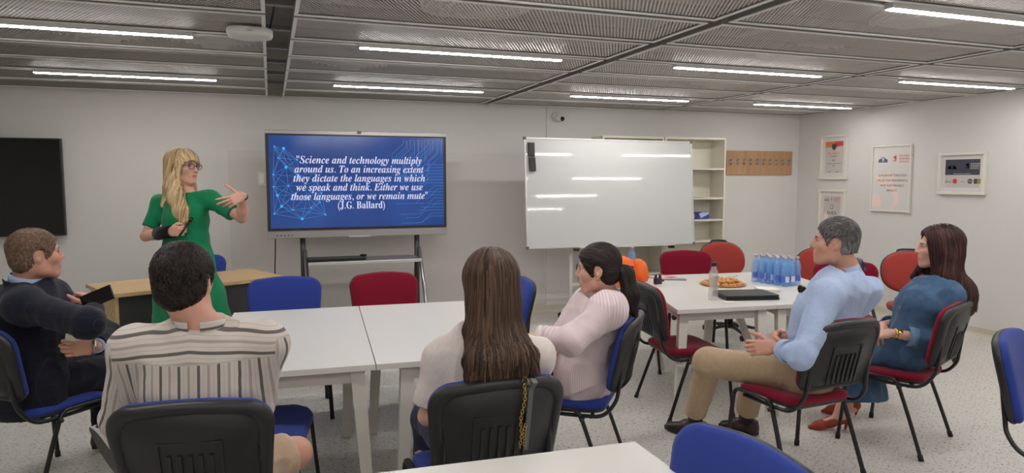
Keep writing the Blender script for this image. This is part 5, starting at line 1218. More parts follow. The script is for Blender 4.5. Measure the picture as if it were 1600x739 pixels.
def collar(name, c, up, right, rx, ry, h0, h1, m, parent, flare=0.15, gap=0.0, thick=0.004, tilt=0.0, attrs=None):
    """standing collar band round the neck, open in front by gap (radians)"""
    c, up = A_(c), N_(up); r = N_(A_(right)-up*(A_(right)@up)); f = np.cross(up, r); n = 40; V = []; S = 6
    prof = [(0, h0), (0.012*flare, (h0+h1)/2), (0.03*flare, h1), (0.03*flare+thick, h1), (0.012*flare+thick, (h0+h1)/2), (thick, h0)]
    for i in range(n+1):
        a = -PI/2+gap+(2*PI-2*gap)*i/n
        a2 = a+PI
        for e, z in prof:
            zz = z+tilt*math.cos(a2-PI/2)
            V.append(c+r*math.cos(a2)*(rx+e)*-1*-1+f*math.sin(a2)*-1*(ry+e)+up*zz)
    Q = [[i*S+k, i*S+(k+1) % S, (i+1)*S+(k+1) % S, (i+1)*S+k] for i in range(n) for k in range(S)]
    return np_obj(name, V, Q, m, parent, attrs=attrs(np.array(V)) if attrs else None)
def ring_band(name, a, b, r1, r2, m, parent, n=28, thick=0.003):
    """open cuff / strap around the limb from a to b"""
    a, b = A_(a), A_(b); d = N_(b-a); x = N_(np.cross(d, (0.3, 0.5, 0.8))); y = np.cross(d, x); V = []
    prof = [(0, r1-0.004), (0, r1+thick), (0.5, (r1+r2)/2+thick), (1, r2+thick), (1, r2-0.004)]
    for i in range(n):
        t = 2*PI*i/n
        for q, r in prof: V.append(a+(b-a)*q+(x*math.cos(t)+y*math.sin(t))*r)
    S = len(prof); Q = [[i*S+k, i*S+k+1, ((i+1) % n)*S+k+1, ((i+1) % n)*S+k] for i in range(n) for k in range(S-1)]
    return np_obj(name, V, Q, m, parent)
def shoe(name, an, toe, m, parent, sole_m=None, k=1.06, low=True, heel=0.0, up=(0, 0, 1)):
    """shoe from ankle and toe tip; up = the direction of the shin"""
    an, toe, up = A_(an), A_(toe), N_(up); d = toe-an; d = N_(d-up*(d@up)); side = N_(np.cross(d, up)); toe_l = (toe-an)@d
    base = an-up*((an-toe)@up)-up*0.0
    back = base-d*0.07*k; h0 = -0.02*k
    lo, hi = bounds_of([back, toe, an, an+up*0.05], 0.09); F = Field(lo, hi, 0.004)
    b0 = back+d*0.035*k+up*(0.03+heel)*k; F.cone(b0, base+d*0.05*k+up*(0.032+heel*0.6)*k, 0.036*k, 0.040*k, 0.02, flat=(up, 1.1)); F.cone(base+d*0.05*k+up*(0.032+heel*0.6)*k, toe-d*0.035*k+up*0.022*k, 0.040*k, 0.030*k, 0.02, flat=(up, 0.75))
    F.cone(b0, b0+up*0.035*k, 0.034*k, 0.033*k, 0.02)
    F.plane(base+up*0.003-up*0.0, -up) if heel == 0 else None
    F.cone(an+up*0.06*k, an-up*0.0, 0.034*k, 0.030*k, 0.006, op='sub')
    F.plane(b0+up*0.045*k, up)
    o = garment(F, name, m, parent)
    if sole_m:
        pts = []
        for i in range(28):
            t = 2*PI*i/28; u, v = math.cos(t), math.sin(t); L = ((toe-back)@d)/2; wv = 0.043*k*(1-0.12*u if u < 0 else 1+0.0*u)*(1-0.25*max(0, u-0.5)*2)
            pts.append(back+d*(L+u*(L+0.004))+side*v*wv)
        vs = [p+up*0.0 for p in pts]+[p+up*0.02*k for p in pts]; n = len(pts)
        mb = MB().add(vs, [list(range(n))[::-1]], mi=1).add(vs, [[n+i for i in range(n)]]+[[i, (i+1) % n, n+(i+1) % n, n+i] for i in range(n)]); sl = mb.obj('sole', [sole_m, M['sole']]); sl.parent = o
    return o
UPV = A_((0, 0, 1))
def neck_up(h, nk, w_=0.6): u = N_(h.w(0, -0.018, -0.05)-A_(nk)); return N_(u*w_+A_((0, 0, 1))*(1-w_))
def bare_face(h, zt=0.040, xs=0.066, y0=0.045):
    def f(P): q = h.L(P); return (q[:, 1] > y0) & (q[:, 2] < zt) & (q[:, 2] > -0.12) & (np.abs(q[:, 0]) < xs)
    return f
def start(key, label):
    p = J[key+'.pel']; return thing('person', label, 'person', (p[0], p[1], 0.0))
def person_field(key, h, pad=0.10, extra=(), names=None, vox=0.004):
    pts = [J[k] for k in J if k.startswith(key+'.') and (names is None or k.split('.')[1] in names)]+list(extra)
    lo, hi = bounds_of(pts, pad); hl, hh = bounds_of([h.c], 0.15); return Field(np.minimum(lo, hl), np.maximum(hi, hh), vox)
def cap_field(h, grow_=0.0, face=True, low=-0.078, vox=0.004, top=0.0, ear=True, facez=0.0, room=0.0, facey=0.0, earr=1.0):
    F = Field(h.c-0.17-room, h.c+0.18+room, vox); k = h.k; g = grow_
    F.ell(h.w(0, -0.016, 0.040), h.R, A_((0.078+g, 0.098+g, 0.085+g+top))*k, 0.01); F.ell(h.w(0, 0.016, 0.02), h.R, A_((0.072+g, 0.074+g, 0.080+g+top))*k, 0.03)
    F.ell(h.w(0, -0.045, -0.025), h.R, A_((0.064+g, 0.058+g, 0.060))*k, 0.03)
    if face: F.ell(h.w(0, 0.108+facey, -0.038+facez), h.R, A_((0.105, 0.085, 0.108))*k, 0.012, 'sub')
    if ear:
        for s in (-1, 1): F.ell(h.w(0.085*s, 0.002, -0.008), h.R, A_((0.028, 0.024, 0.036))*k*earr, 0.012, 'sub')
    F.plane(h.w(0, -0.06, low), h.R@A_((0, -0.15, -1)))
    return F
def short_hair(h, m, parent, n=3200, length=0.026, seed=1, swept=0.0, grow_=0.004, shade=None, top=0.0, facez=0.0, low=-0.078, width=0.0017, facey=0.0, earr=1.0):
    F = cap_field(h, grow_, top=top, facez=facez, low=low, facey=facey, earr=earr)
    def flow(P):
        p = h.L(P); v = np.stack([p[:, 0], p[:, 1]+0.045, p[:, 2]*0-0.03-0.9*np.maximum(0, 0.05-p[:, 2])], 1)
        if swept: t = np.clip((p[:, 2]-0.05)/0.04, 0, 1)[:, None]; v = v/np.maximum(np.linalg.norm(v, axis=1, keepdims=True), 1e-6)*(1-t*swept)+A_((0.25, -1, 0.1))*t*swept
        return v@h.R.T
    return hair_obj(F, 'hair', m, parent, n, flow, length, 6, width, lift=0.0008, seed=seed, jitter=0.35, end_lift=0.003, taper=0.9, shade=shade)

# ===== the man in the striped shirt (back to us, turned to the speaker)
t = start('s', 'man with short dark hair in a striped linen shirt seen from behind'); p = 's.'
h = Head(J['s.head'], 14, 2, 0, 1.06)
F = person_field('s', h, 0.11); add_head(F, h, A_(J['s.neck']), False); F.loft(torso_st(J, p, -0.02), 0.05)
for s in 'LR': add_arm(F, J[p+'sh'+s], J[p+'el'+s], J[p+'wr'+s]); add_leg(F, J[p+'hp'+s], J[p+'kn'+s], J[p+'an'+s], J[p+'toe'+s] if s == 'L' else None); add_hand(F, J[p+'wr'+s], (0.15, 0.97, -0.05), UPV, 1 if s == 'L' else -1)
body_mesh(F, 'body', t, h, M['skin_warm'], M['hair_dark'])
short_hair(h, M['hair_dark'], t, 4200, 0.024, 3, low=-0.092, grow_=0.006)
F = person_field('s', h, 0.16, names=('pel', 'chest', 'neck', 'shL', 'shR', 'elL', 'elR'), vox=0.0055)
st = add_torso(F, J, p, 0.016, 0.058, bulk=1.02, hem=0.12)
for s in 'LR':
    F.cone(J[p+'sh'+s], J[p+'el'+s], 0.072, 0.066, 0.05); F.cone(J[p+'el'+s], lerp(J[p+'el'+s], J[p+'wr'+s], 0.38), 0.066, 0.056, 0.03, cut=True)
neck_cut(F, A_(J['s.neck'])+UPV*0.022, (0.05, -0.3, 1))
ax = N_(A_(J['s.shR'])-J['s.shL']); c0 = A_(J['s.chest']); yz = 1.005
def shirt_attr(V, n):
    st_ = (V-c0)@ax; yoke = V[:, 2] > yz; out = np.where(yoke, V[:, 2]*0.85+0.10*np.abs((V-c0)@ax)+0.012, st_)
    for s in 'LR':
        a, b = A_(J['s.sh'+s]), A_(J['s.el'+s]); d = N_(b-a); q = V-a; rad = q-np.outer(q@d, d); f = np.cross(d, ax); lat = (q@ax)*(1 if s == 'R' else -1)
        on = (lat > 0.052) & (V[:, 2] < 1.06); out = np.where(on, np.arctan2(rad@f, rad@ax)*0.062+0.12, out)
    return {'st': out}
back = c0-np.cross(UPV, ax)*0.12
sets = [(A_(J['s.elR']), 0.09, A_(J['s.shR'])-J['s.elR'], 26, 0.005, 0.5), (A_(J['s.elL']), 0.09, A_(J['s.shL'])-J['s.elL'], 26, 0.005, 0.5), (lerp(J['s.shR'], J['s.chest'], 0.3), 0.10, (0.6, -0.2, 0.7), 20, 0.004, 0.6), (lerp(J['s.shL'], J['s.chest'], 0.3), 0.10, (-0.6, -0.2, 0.7), 20, 0.004, 0.6), (A_(J['s.pel'])+A_((0, -0.1, 0.2)), 0.16, (0.1, 0, 1), 14, 0.004, 0.8)]
garment(F, 'shirt', M['stripe_shirt'], t, sets, [(14, 0.0035, (1, 1, 0.45), 3)], shirt_attr)
collar('collar', A_(J['s.neck'])+A_((0.0, -0.012, 0.0)), (0.02, 0.08, 1), ax, 0.072, 0.074, -0.012, 0.030, M['stripe_shirt'], t, gap=0.25, attrs=lambda V: {'st': 0.029+(V[:, 2]-J['s.neck'][2]-0.008)*1.0})
F = person_field('s', h, 0.14, names=('pel', 'hpL', 'hpR', 'knL', 'knR'), vox=0.006)
F.ell(A_(J['s.pel']), np.eye(3), (0.18, 0.14, 0.11), 0.03)
for s in 'LR': F.cone(J[p+'hp'+s], lerp(J[p+'hp'+s], J[p+'kn'+s], 0.86), 0.098, 0.084, 0.04, cut=True)
garment(F, 'shorts', M['shorts'], t, [(lerp(J['s.hpR'], J['s.knR'], 0.7), 0.1, A_(J['s.knR'])-J['s.hpR'], 24, 0.004, 0.7)], [(18, 0.004, (1, 1, 1), 5)])
shin = lambda s: N_(A_(J[p+'kn'+s])-J[p+'an'+s])
sh_up = N_(A_((0.80, 0.50, 0.15)))
ring_band('sock', lerp(J['s.anR'], J['s.knR'], 0.16), lerp(J['s.anR'], J['s.knR'], -0.02), 0.046, 0.044, M['sock'], t)
shoe('shoe', A_(J['s.anR']), A_(J['s.anR'])+N_(A_(J['s.toeR'])-J['s.anR'])*0.19, M['black_trouser'], t, M['sole_light'], 1.08, up=sh_up)
shoe('shoe', A_(J['s.anL']), A_(J['s.toeL']), M['black_trouser'], t, M['sole'], 1.06)
tube_obj('glasses', [h.w(0.079, 0.0, 0.012), h.w(0.078, 0.05, 0.012), h.w(0.072, 0.094, 0.010)], 0.0016, M['grey_shelf'], t, 6)

# ===== the woman with long brown hair (back to us)
t = start('l', 'woman with very long straight brown hair in a white T-shirt seen from behind'); p = 'l.'
h = Head(J['l.head'], 2, -2, 0, 1.04)
F = person_field('l', h, 0.11); add_head(F, h, A_(J['l.neck']), True); F.loft(torso_st(J, p, -0.02, 0.86), 0.05)
for s in 'LR': add_arm(F, J[p+'sh'+s], J[p+'el'+s], J[p+'wr'+s], 1.0, 0.9); add_leg(F, J[p+'hp'+s], J[p+'kn'+s], J[p+'an'+s], None, 1.0); add_hand(F, J[p+'wr'+s], (0.0, 0.97, -0.05), UPV, 1 if s == 'L' else -1, k=0.95)
body_mesh(F, 'body', t, h, M['skin'], M['hair_brown'])
F = person_field('l', h, 0.16, names=('pel', 'chest', 'neck', 'shL', 'shR', 'elL', 'elR'), vox=0.0055)
add_torso(F, J, p, 0.014, 0.050, bulk=0.90, hem=0.10)
for s in 'LR': F.cone(J[p+'sh'+s], lerp(J[p+'sh'+s], J[p+'el'+s], 0.80), 0.062, 0.066, 0.05, cut=True)
neck_cut(F, A_(J['l.neck'])+UPV*0.0, (0.0, -0.3, 1))
garment(F, 'shirt', M['white_tee'], t, [(lerp(J['l.shL'], J['l.elL'], 0.4), 0.10, (0.5, 0.1, 0.8), 16, 0.005, 0.6), (lerp(J['l.shR'], J['l.elR'], 0.4), 0.10, (-0.5, 0.1, 0.8), 16, 0.005, 0.6)], [(13, 0.004, (1, 1, 0.5), 1)])
F = person_field('l', h, 0.13, names=('pel', 'hpL', 'hpR', 'knL', 'knR', 'anL', 'anR'), vox=0.007)
F.ell(A_(J['l.pel']), np.eye(3), (0.17, 0.13, 0.10), 0.03)
for s in 'LR': F.cone(J[p+'hp'+s], J[p+'kn'+s], 0.088, 0.066, 0.04); F.cone(J[p+'kn'+s], J[p+'an'+s], 0.064, 0.05, 0.03, cut=True)
garment(F, 'trousers', M['jeans'], t, (), [(16, 0.004, (1, 1, 1), 2)])
for s in 'LR': shoe('shoe', A_(J[p+'an'+s]), A_(J[p+'toe'+s]), M['white_plastic'], t, M['sole_light'], 0.98)
bl = N_(A_((0.02, -1, 0)))
F = cap_field(h, 0.010, face=True, low=-0.2, ear=False, vox=0.005, room=0.30)
nk = A_(J['l.neck'])
F.loft([(h.w(0, -0.02, 0.03), (1, 0, 0), 0.088, 0.105), (h.w(0, -0.045, -0.07), (1, 0, 0), 0.090, 0.070), (nk+A_((0.008, -0.075, 0.0)), (1, 0, 0), 0.104, 0.055), (A_((0.762, 2.268, 0.96)), (1, 0, 0), 0.135, 0.040), (A_((0.764, 2.252, 0.875)), (1, 0, 0), 0.140, 0.026)], 0.04)
F.ell(h.w(0, 0.112, -0.04), h.R, A_((0.09, 0.085, 0.108))*h.k, 0.012, 'sub'); F.ell(h.w(0, 0.05, -0.15), h.R, A_((0.055, 0.075, 0.10))*h.k, 0.02, 'sub')
def flow_l(P): q = P-h.c; return np.stack([q[:, 0]*0.9*np.clip((q[:, 2]+0.02)/0.1, 0, 1)+q[:, 0]*0.25*(q[:, 2] < -0.05), -0.25*np.clip((q[:, 2]-0.05)/0.06, 0, 1), -np.ones(len(P))], 1)
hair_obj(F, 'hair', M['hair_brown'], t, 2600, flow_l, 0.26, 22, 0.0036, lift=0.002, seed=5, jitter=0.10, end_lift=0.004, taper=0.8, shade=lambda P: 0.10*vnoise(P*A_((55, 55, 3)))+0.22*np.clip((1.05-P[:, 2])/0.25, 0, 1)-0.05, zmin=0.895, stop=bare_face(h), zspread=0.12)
tube_obj('glasses', [h.w(-0.080, 0.0, 0.012), h.w(-0.082, 0.05, 0.012), h.w(-0.076, 0.100, 0.010), h.w(-0.070, 0.104, -0.012), h.w(-0.05, 0.106, -0.022)], 0.0018, M['gold'], t, 6)

# ===== the man in the dark suit (left, profile to the right)
t = start('d', 'man in a dark checked suit sitting with folded arms and a phone in hand'); p = 'd.'
h = Head(J['d.head'], 61, 1, 0, 1.05)
F = person_field('d', h, 0.12, names=('pel', 'chest', 'neck', 'shL', 'shR', 'elL', 'elR', 'wrL', 'wrR', 'handR', 'haL', 'hpL', 'hpR', 'knL', 'knR', 'anL', 'anR'))
add_head(F, h, A_(J['d.neck']), False); F.loft(torso_st(J, p, -0.02), 0.05)
for s in 'LR': add_arm(F, J[p+'sh'+s], J[p+'el'+s], J[p+'wr'+s]); add_leg(F, J[p+'hp'+s], J[p+'kn'+s], J[p+'an'+s])
dR = N_(A_(J['d.handR'])-J['d.wrR']); xR = N_(A_((-0.55, -0.55, 0.3))); HR = add_hand(F, J['d.wrR'], dR, np.cross(dR, xR), -1, curls=[(35, 55, 35)]*4)
dL = N_(A_(J['d.haL'])-J['d.wrL']); add_hand(F, J['d.wrL'], dL, np.cross(UPV, dL), 1, curls=[(30, 55, 35)]*4)
body_mesh(F, 'body', t, h, M['skin_warm'], M['hair_fair'])
short_hair(h, M['hair_fair'], t, 3800, 0.018, 4, grow_=0.002, low=-0.080)
F = person_field('d', h, 0.17, names=('pel', 'chest', 'neck', 'shL', 'shR', 'elL', 'elR', 'wrL', 'wrR'), vox=0.006)
add_torso(F, J, p, 0.024, 0.064, bulk=1.06, hem=0.14)
for s in 'LR': F.cone(J[p+'sh'+s], J[p+'el'+s], 0.078, 0.068, 0.05); F.cone(J[p+'el'+s], lerp(J[p+'el'+s], J[p+'wr'+s], 0.93), 0.066, 0.046, 0.035, cut=True)
neck_cut(F, A_(J['d.neck'])+UPV*0.005, (-0.3, -0.3, 1))
axd = N_(A_(J['d.shR'])-J['d.shL'])
sets = [(A_(J['d.elR']), 0.10, A_(J['d.shR'])-J['d.elR'], 22, 0.006, 0.6), (lerp(J['d.shR'], J['d.elR'], 0.5), 0.12, A_(J['d.shR'])-J['d.elR'], 13, 0.005, 0.8), (A_(J['d.pel'])+A_((0, -0.1, 0.12)), 0.18, (0.4, 0.2, 1), 11, 0.006, 0.8)]
garment(F, 'jacket', M['navy_suit'], t, sets, [(11, 0.004, (1, 1, 0.7), 9)], lambda V, n: {'st': (V-A_(J['d.chest']))@N_(A_((0.75, -0.66, 0))), 'st2': V[:, 2]})
collar('shirt_collar', A_(J['d.neck'])+A_((0.0, 0.0, 0.0)), neck_up(h, J['d.neck']), axd, 0.070, 0.076, -0.01, 0.050, M['blue_shirt'], t, gap=0.30, flare=0.1)
collar('lapel_collar', A_(J['d.neck'])+A_((0.0, 0.0, -0.010)), neck_up(h, J['d.neck'], 0.4), axd, 0.084, 0.090, -0.03, 0.030, M['navy_suit'], t, gap=0.5, flare=0.4, attrs=lambda V: {'st': V[:, 0]*0, 'st2': V[:, 0]*0})
F = person_field('d', h, 0.14, names=('pel', 'hpL', 'hpR', 'knL', 'knR', 'anL', 'anR'), vox=0.007)
F.ell(A_(J['d.pel']), np.eye(3), (0.17, 0.17, 0.11), 0.03)
for s in 'LR': F.cone(J[p+'hp'+s], J[p+'kn'+s], 0.098, 0.078, 0.04); F.cone(J[p+'kn'+s], J[p+'an'+s], 0.072, 0.06, 0.03, cut=True)
garment(F, 'trousers', M['navy_trouser'], t, (), [(14, 0.004, (1, 1, 1), 2)])
for s in 'LR': shoe('shoe', A_(J[p+'an'+s]), A_(J[p+'toe'+s]), M['leather_brown'], t, M['rubber'], 1.06)
ring_band('shirt_cuff', lerp(J['d.wrL'], J['d.elL'], 0.10), lerp(J['d.wrL'], J['d.elL'], 0.0), 0.035, 0.032, M['blue_shirt'], t)
w0 = lerp(J['d.wrL'], J['d.haL'], 0.06); ring_band('watch', w0, w0+dL*0.014, 0.034, 0.034, M['chrome'], t)
ph = thing('phone', 'black phone held up by the man in the dark suit', 'phone', (0, 0, 0)); 
pc = A_((-0.824, 3.827, 1.013)); cr_, cf_ = A_((0.943, -0.334, 0)), A_((0.334, 0.943, 0)); e1 = N_(cr_*0.90+UPV*0.38+cf_*0.15); e3 = N_(np.cross(e1, UPV+cf_*0.25)); e2 = np.cross(e3, e1)
ph.matrix_world = Matrix(((e1[0], e2[0], e3[0], pc[0]), (e1[1], e2[1], e3[1], pc[1]), (e1[2], e2[2], e3[2], pc[2]), (0, 0, 0, 1)))
MB().box(-0.078, 0.078, -0.038, 0.038, -0.0045, 0.0045, 0.004).obj('case', M['black_plastic'], ph); MB().box(-0.074, 0.074, -0.035, 0.035, 0.0046, 0.0056).obj('screen', M['black_gloss'], ph)
MB().box(0.03, 0.068, 0.0, 0.032, -0.0075, -0.004, 0.002).obj('camera', M['black_gloss'], ph)

# ===== the woman in the pink striped shirt (dark ponytail, profile to the left)
t = start('p', 'woman with a dark ponytail in a loose pink striped shirt'); p = 'p.'
h = Head(J['p.head'], -58, -6, 0, 1.02)
F = person_field('p', h, 0.12); add_head(F, h, A_(J['p.neck']), True); F.loft(torso_st(J, p, -0.03, 0.86), 0.05)
for s in 'LR': add_arm(F, J[p+'sh'+s], J[p+'el'+s], J[p+'wr'+s], 1.0, 0.9); add_leg(F, J[p+'hp'+s], J[p+'kn'+s], J[p+'an'+s], None, 1.0)
add_hand(F, J['p.wrL'], (-0.92, 0.38, -0.08), UPV, 1, (18, 22, 15), 0.95); add_hand(F, J['p.wrR'], (-0.86, -0.10, -0.30), UPV, -1, (16, 20, 15), 0.95)
body_mesh(F, 'body', t, h, M['skin'], M['hair_black'])
F = person_field('p', h, 0.17, names=('pel', 'chest', 'neck', 'shL', 'shR', 'elL', 'elR', 'wrL', 'wrR'), vox=0.006)
add_torso(F, J, p, 0.036, 0.058, bulk=0.92, hem=0.06)
rp = N_(A_(J['p.hpR'])-J['p.hpL'])
F.loft([(A_(J['p.pel'])+A_((-0.01, -0.01, 0.0)), rp, 0.205, 0.150), (A_(J['p.pel'])+A_((0.005, -0.02, -0.045)), rp, 0.212, 0.160)], 0.04, cut=(False, True))
for s in 'LR':
    F.cone(J[p+'sh'+s], J[p+'el'+s], 0.074, 0.066, 0.05); F.cone(J[p+'el'+s], lerp(J[p+'el'+s], J[p+'wr'+s], 0.82), 0.064, 0.052, 0.035, cut=True)
neck_cut(F, A_(J['p.neck'])+UPV*0.012, (-0.35, 0.25, 1))
axp = N_(A_(J['p.shR'])-J['p.shL'])
sets = [(A_(J['p.elL']), 0.10, A_(J['p.shL'])-J['p.elL'], 22, 0.006, 0.7), (lerp(J['p.shL'], J['p.pel'], 0.45), 0.16, (0.75, 0.2, 0.6), 10, 0.007, 0.8), (A_(J['p.pel'])+A_((0.05, -0.1, 0.12)), 0.17, (0.3, 0.4, 1), 9, 0.007, 0.9)]
def pink_attr(V, n):
    q0 = V-lerp(J['p.pel'], J['p.neck'], 0.5); f0 = np.cross(UPV, axp); st_ = np.arctan2(q0@f0, q0@axp)*0.17
    a, b = A_(J['p.shL']), A_(J['p.elL']); d = N_(b-a); q = V-a; rad = q-np.outer(q@d, d); f = N_(np.cross(d, UPV)); g = np.cross(d, f)
    on = (np.linalg.norm(rad, axis=1) < 0.085) & (q@d > 0.03); return {'st': np.where(on, np.arctan2(rad@g, rad@f)*0.065, st_)}
garment(F, 'shirt', M['pink_shirt'], t, sets, [(11, 0.008, (1, 1, 0.5), 4)], pink_attr)
collar('collar', A_(J['p.neck']), neck_up(h, J['p.neck']), axp, 0.062, 0.066, -0.008, 0.034, M['pink_shirt'], t, gap=0.4, flare=0.3, attrs=lambda V: {'st': V[:, 2]})
for s in 'LR': ring_band('cuff', lerp(J[p+'el'+s], J[p+'wr'+s], 0.72), lerp(J[p+'el'+s], J[p+'wr'+s], 0.88), 0.060, 0.056, M['pink_shirt'], t)
F = person_field('p', h, 0.14, names=('pel', 'hpL', 'hpR', 'knL', 'knR', 'anL', 'anR'), vox=0.006)
F.ell(A_(J['p.pel']), np.eye(3), (0.16, 0.16, 0.10), 0.03)
for s in 'LR': F.cone(J[p+'hp'+s], J[p+'kn'+s], 0.094, 0.076, 0.04); F.cone(J[p+'kn'+s], J[p+'an'+s], 0.074, 0.072, 0.03, cut=True)
garment(F, 'trousers', M['black_trouser'], t, (), [(14, 0.004, (1, 1, 1), 2)])
for s in 'LR': shoe('shoe', A_(J[p+'an'+s]), A_(J[p+'toe'+s]), M['white_plastic'], t, M['sole_light'], 0.96)
F = cap_field(h, 0.006, low=-0.085, facez=-0.004, room=0.16)
tie = h.w(0, -0.106, -0.012); tail = [tie, h.w(0, -0.135, -0.035), tie+A_((0.045, -0.035, -0.12)), tie+A_((0.060, -0.04, -0.21))]
Ft = Field(np.min(tail, 0)-0.08, np.max(tail, 0)+0.08, 0.004)
Ft.cone(tail[0], tail[1], 0.020, 0.034, 0.02); Ft.cone(tail[1], tail[2], 0.036, 0.038, 0.03); Ft.cone(tail[2], tail[3], 0.036, 0.020, 0.03)
def flow_p(P): v = tie-P; v /= np.maximum(np.linalg.norm(v, axis=1, keepdims=True), 1e-6); return v
hp = hair_obj(F, 'hair', M['hair_black'], t, 2200, flow_p, 0.10, 10, 0.0030, lift=0.001, seed=8, jitter=0.15, taper=0.7)
hair_obj(Ft, 'ponytail', M['hair_black'], hp, 700, lambda P: np.tile(A_((0.25, -0.2, -1.0)), (len(P), 1)), 0.16, 14, 0.0034, lift=0.001, seed=9, jitter=0.2, end_lift=0.004, taper=0.8)
bpy.data.objects[hp.children[0].name].matrix_parent_inverse = Matrix.Identity(4)
tb = MB().tube([tuple(tie+h.R@(A_((0.024*math.cos(a), -0.006, 0.024*math.sin(a))))) for a in [2*PI*i/16 for i in range(16)]], 0.006, 6, closed=True).obj('hair_tie', M['orange_fab'] if False else mat('hair_tie', (190, 110, 80), 0.6)); tb.parent = hp
er = MB().tube([tuple(h.w(-0.080, -0.002, -0.036-0.008+0.008*math.cos(a))+h.R@A_((0, 0.008*math.sin(a), 0))) for a in [2*PI*i/14 for i in range(14)]], 0.0016, 6, closed=True).obj('earring', M['gold']); under(er, t)

# ===== the man in the light blue shirt (grey hair, profile to the left)
t = start('b', 'man with grey hair in a light blue shirt and beige trousers, hands clasped'); p = 'b.'
h = Head(J['b.head'], -46, 1, 0, 1.03)
F = person_field('b', h, 0.12); add_head(F, h, A_(J['b.neck']), False); F.loft(torso_st(J, p, -0.02, 1.0), 0.05)
for s in 'LR': add_arm(F, J[p+'sh'+s], J[p+'el'+s], J[p+'wr'+s], 1.1); add_leg(F, J[p+'hp'+s], J[p+'kn'+s], J[p+'an'+s], None, 1.08)
dl = N_(A_((-0.86, 0.42, -0.02))); add_hand(F, J['b.wrL'], dl, np.cross(UPV, dl)+A_((0, 0, 0.35)), 1, curls=[(40, 55, 30), (45, 55, 30), (50, 55, 30), (55, 55, 30)], k=1.1, spread=8)
dr = N_(A_((-0.72, -0.62, -0.12))); add_hand(F, J['b.wrR'], dr, np.cross(dr, UPV)+A_((0, 0, 0.35)), -1, curls=[(35, 45, 30), (42, 50, 30), (48, 50, 30), (52, 55, 30)], k=1.1, spread=8)
body_mesh(F, 'body', t, h, M['skin_warm'], M['hair_dark'])
short_hair(h, M['hair_grey'], t, 5200, 0.024, 6, swept=0.8, grow_=0.001, top=0.008, facez=0.004, shade=lambda P: 0.10*vnoise(P*45)-0.08+0.25*np.clip((0.02-h.L(P)[:, 2])/0.05, -0.6, 1), low=-0.046, facey=-0.012, earr=1.2)
F = person_field('b', h, 0.18, names=('pel', 'chest', 'neck', 'shL', 'shR', 'elL', 'elR', 'wrL', 'wrR'), vox=0.006)
add_torso(F, J, p, 0.018, 0.056, bulk=1.06, hem=0.03)
for s in 'LR':
    F.cone(J[p+'sh'+s], J[p+'el'+s], 0.076, 0.056, 0.05); F.cone(J[p+'el'+s], lerp(J[p+'el'+s], J[p+'wr'+s], 0.60), 0.056, 0.052, 0.035, cut=True)
neck_cut(F, A_(J['b.neck'])+UPV*0.012, (-0.3, 0.2, 1))
axb = N_(A_(J['b.shR'])-J['b.shL']); bkb = N_(np.cross(UPV, axb))
F.plane(A_(J['b.pel'])+UPV*0.035, -N_(A_(J['b.chest'])-J['b.pel']))
sets = [(A_(J['b.elL']), 0.10, A_(J['b.shL'])-J['b.elL'], 22, 0.006, 0.7), (lerp(J['b.shL'], J['b.chest'], 0.25)+A_((0.03, -0.06, 0)), 0.13, (0.8, -0.2, 0.5), 13, 0.006, 0.7), (A_(J['b.chest'])+A_((0.05, -0.12, -0.1)), 0.22, axb+A_((0, 0, 0.12)), 9, 0.006, 0.8), (A_(J['b.pel'])+A_((0, -0.05, 0.12)), 0.16, (0.2, 0.2, 1), 12, 0.006, 0.9)]
FB_ = F; garment(F, 'shirt', M['blue_shirt'], t, sets, [(9, 0.010, (1, 1, 0.5), 14)])
collar('collar', A_(J['b.neck']), neck_up(h, J['b.neck']), axb, 0.069, 0.074, -0.01, 0.050, M['blue_shirt'], t, gap=0.35, flare=0.1)
collar('collar_fall', A_(J['b.neck']), neck_up(h, J['b.neck']), axb, 0.080, 0.086, -0.014, 0.047, M['blue_shirt'], t, gap=0.42, flare=-0.35)
for s in 'LR': ring_band('cuff', lerp(J[p+'el'+s], J[p+'wr'+s], 0.46), lerp(J[p+'el'+s], J[p+'wr'+s], 0.66), 0.059, 0.055, M['blue_shirt'], t)
F = person_field('b', h, 0.16, names=('pel', 'hpL', 'hpR', 'knL', 'knR', 'anL', 'anR'), vox=0.006)
pb_ = A_(J['b.pel']); rb = N_(A_(J['b.hpR'])-J['b.hpL']); ub = N_(A_(J['b.chest'])-pb_)
F.loft([(pb_-ub*0.06, rb, 0.17, 0.135), (pb_+ub*0.055, rb, 0.182, 0.140)], 0.03, cut=(False, True))
for s in 'LR': F.cone(J[p+'hp'+s], J[p+'kn'+s], 0.106, 0.082, 0.05); F.cone(J[p+'kn'+s], lerp(J[p+'kn'+s], J[p+'an'+s], 0.93), 0.080, 0.066, 0.035, cut=True)
sets = [(A_(J['b.knL'])-A_((0, 0, 0.06)), 0.10, (0.35, -0.1, 1), 22, 0.007, 0.6), (A_(J['b.knR'])-A_((0, 0, 0.06)), 0.10, (0.35, -0.1, 1), 22, 0.006, 0.6), (lerp(J['b.hpL'], J['b.knL'], 0.15), 0.13, A_(J['b.knL'])-J['b.hpL']+A_((0, 0, 0.5)), 14, 0.006, 0.8)]
garment(F, 'trousers', M['chino'], t, sets, [(12, 0.004, (1, 1, 0.6), 2)])
b0 = pb_+ub*0.045
bm_ = MB(); n = 40; vs = []
for i in range(n):
    a = 2*PI*i/n; f_ = np.cross(ub, rb)
    for hgt, e in ((-0.018, 0.0), (-0.018, 0.006), (0.018, 0.006), (0.018, 0.0)): vs.append(b0+rb*math.cos(a)*(0.183+e)+f_*math.sin(a)*(0.141+e)+ub*hgt)
bm_.add(vs, [[i*4+k, i*4+(k+1) % 4, ((i+1) % n)*4+(k+1) % 4, ((i+1) % n)*4+k] for i in range(n) for k in range(4)]); under(bm_.obj('belt', M['belt']), t)
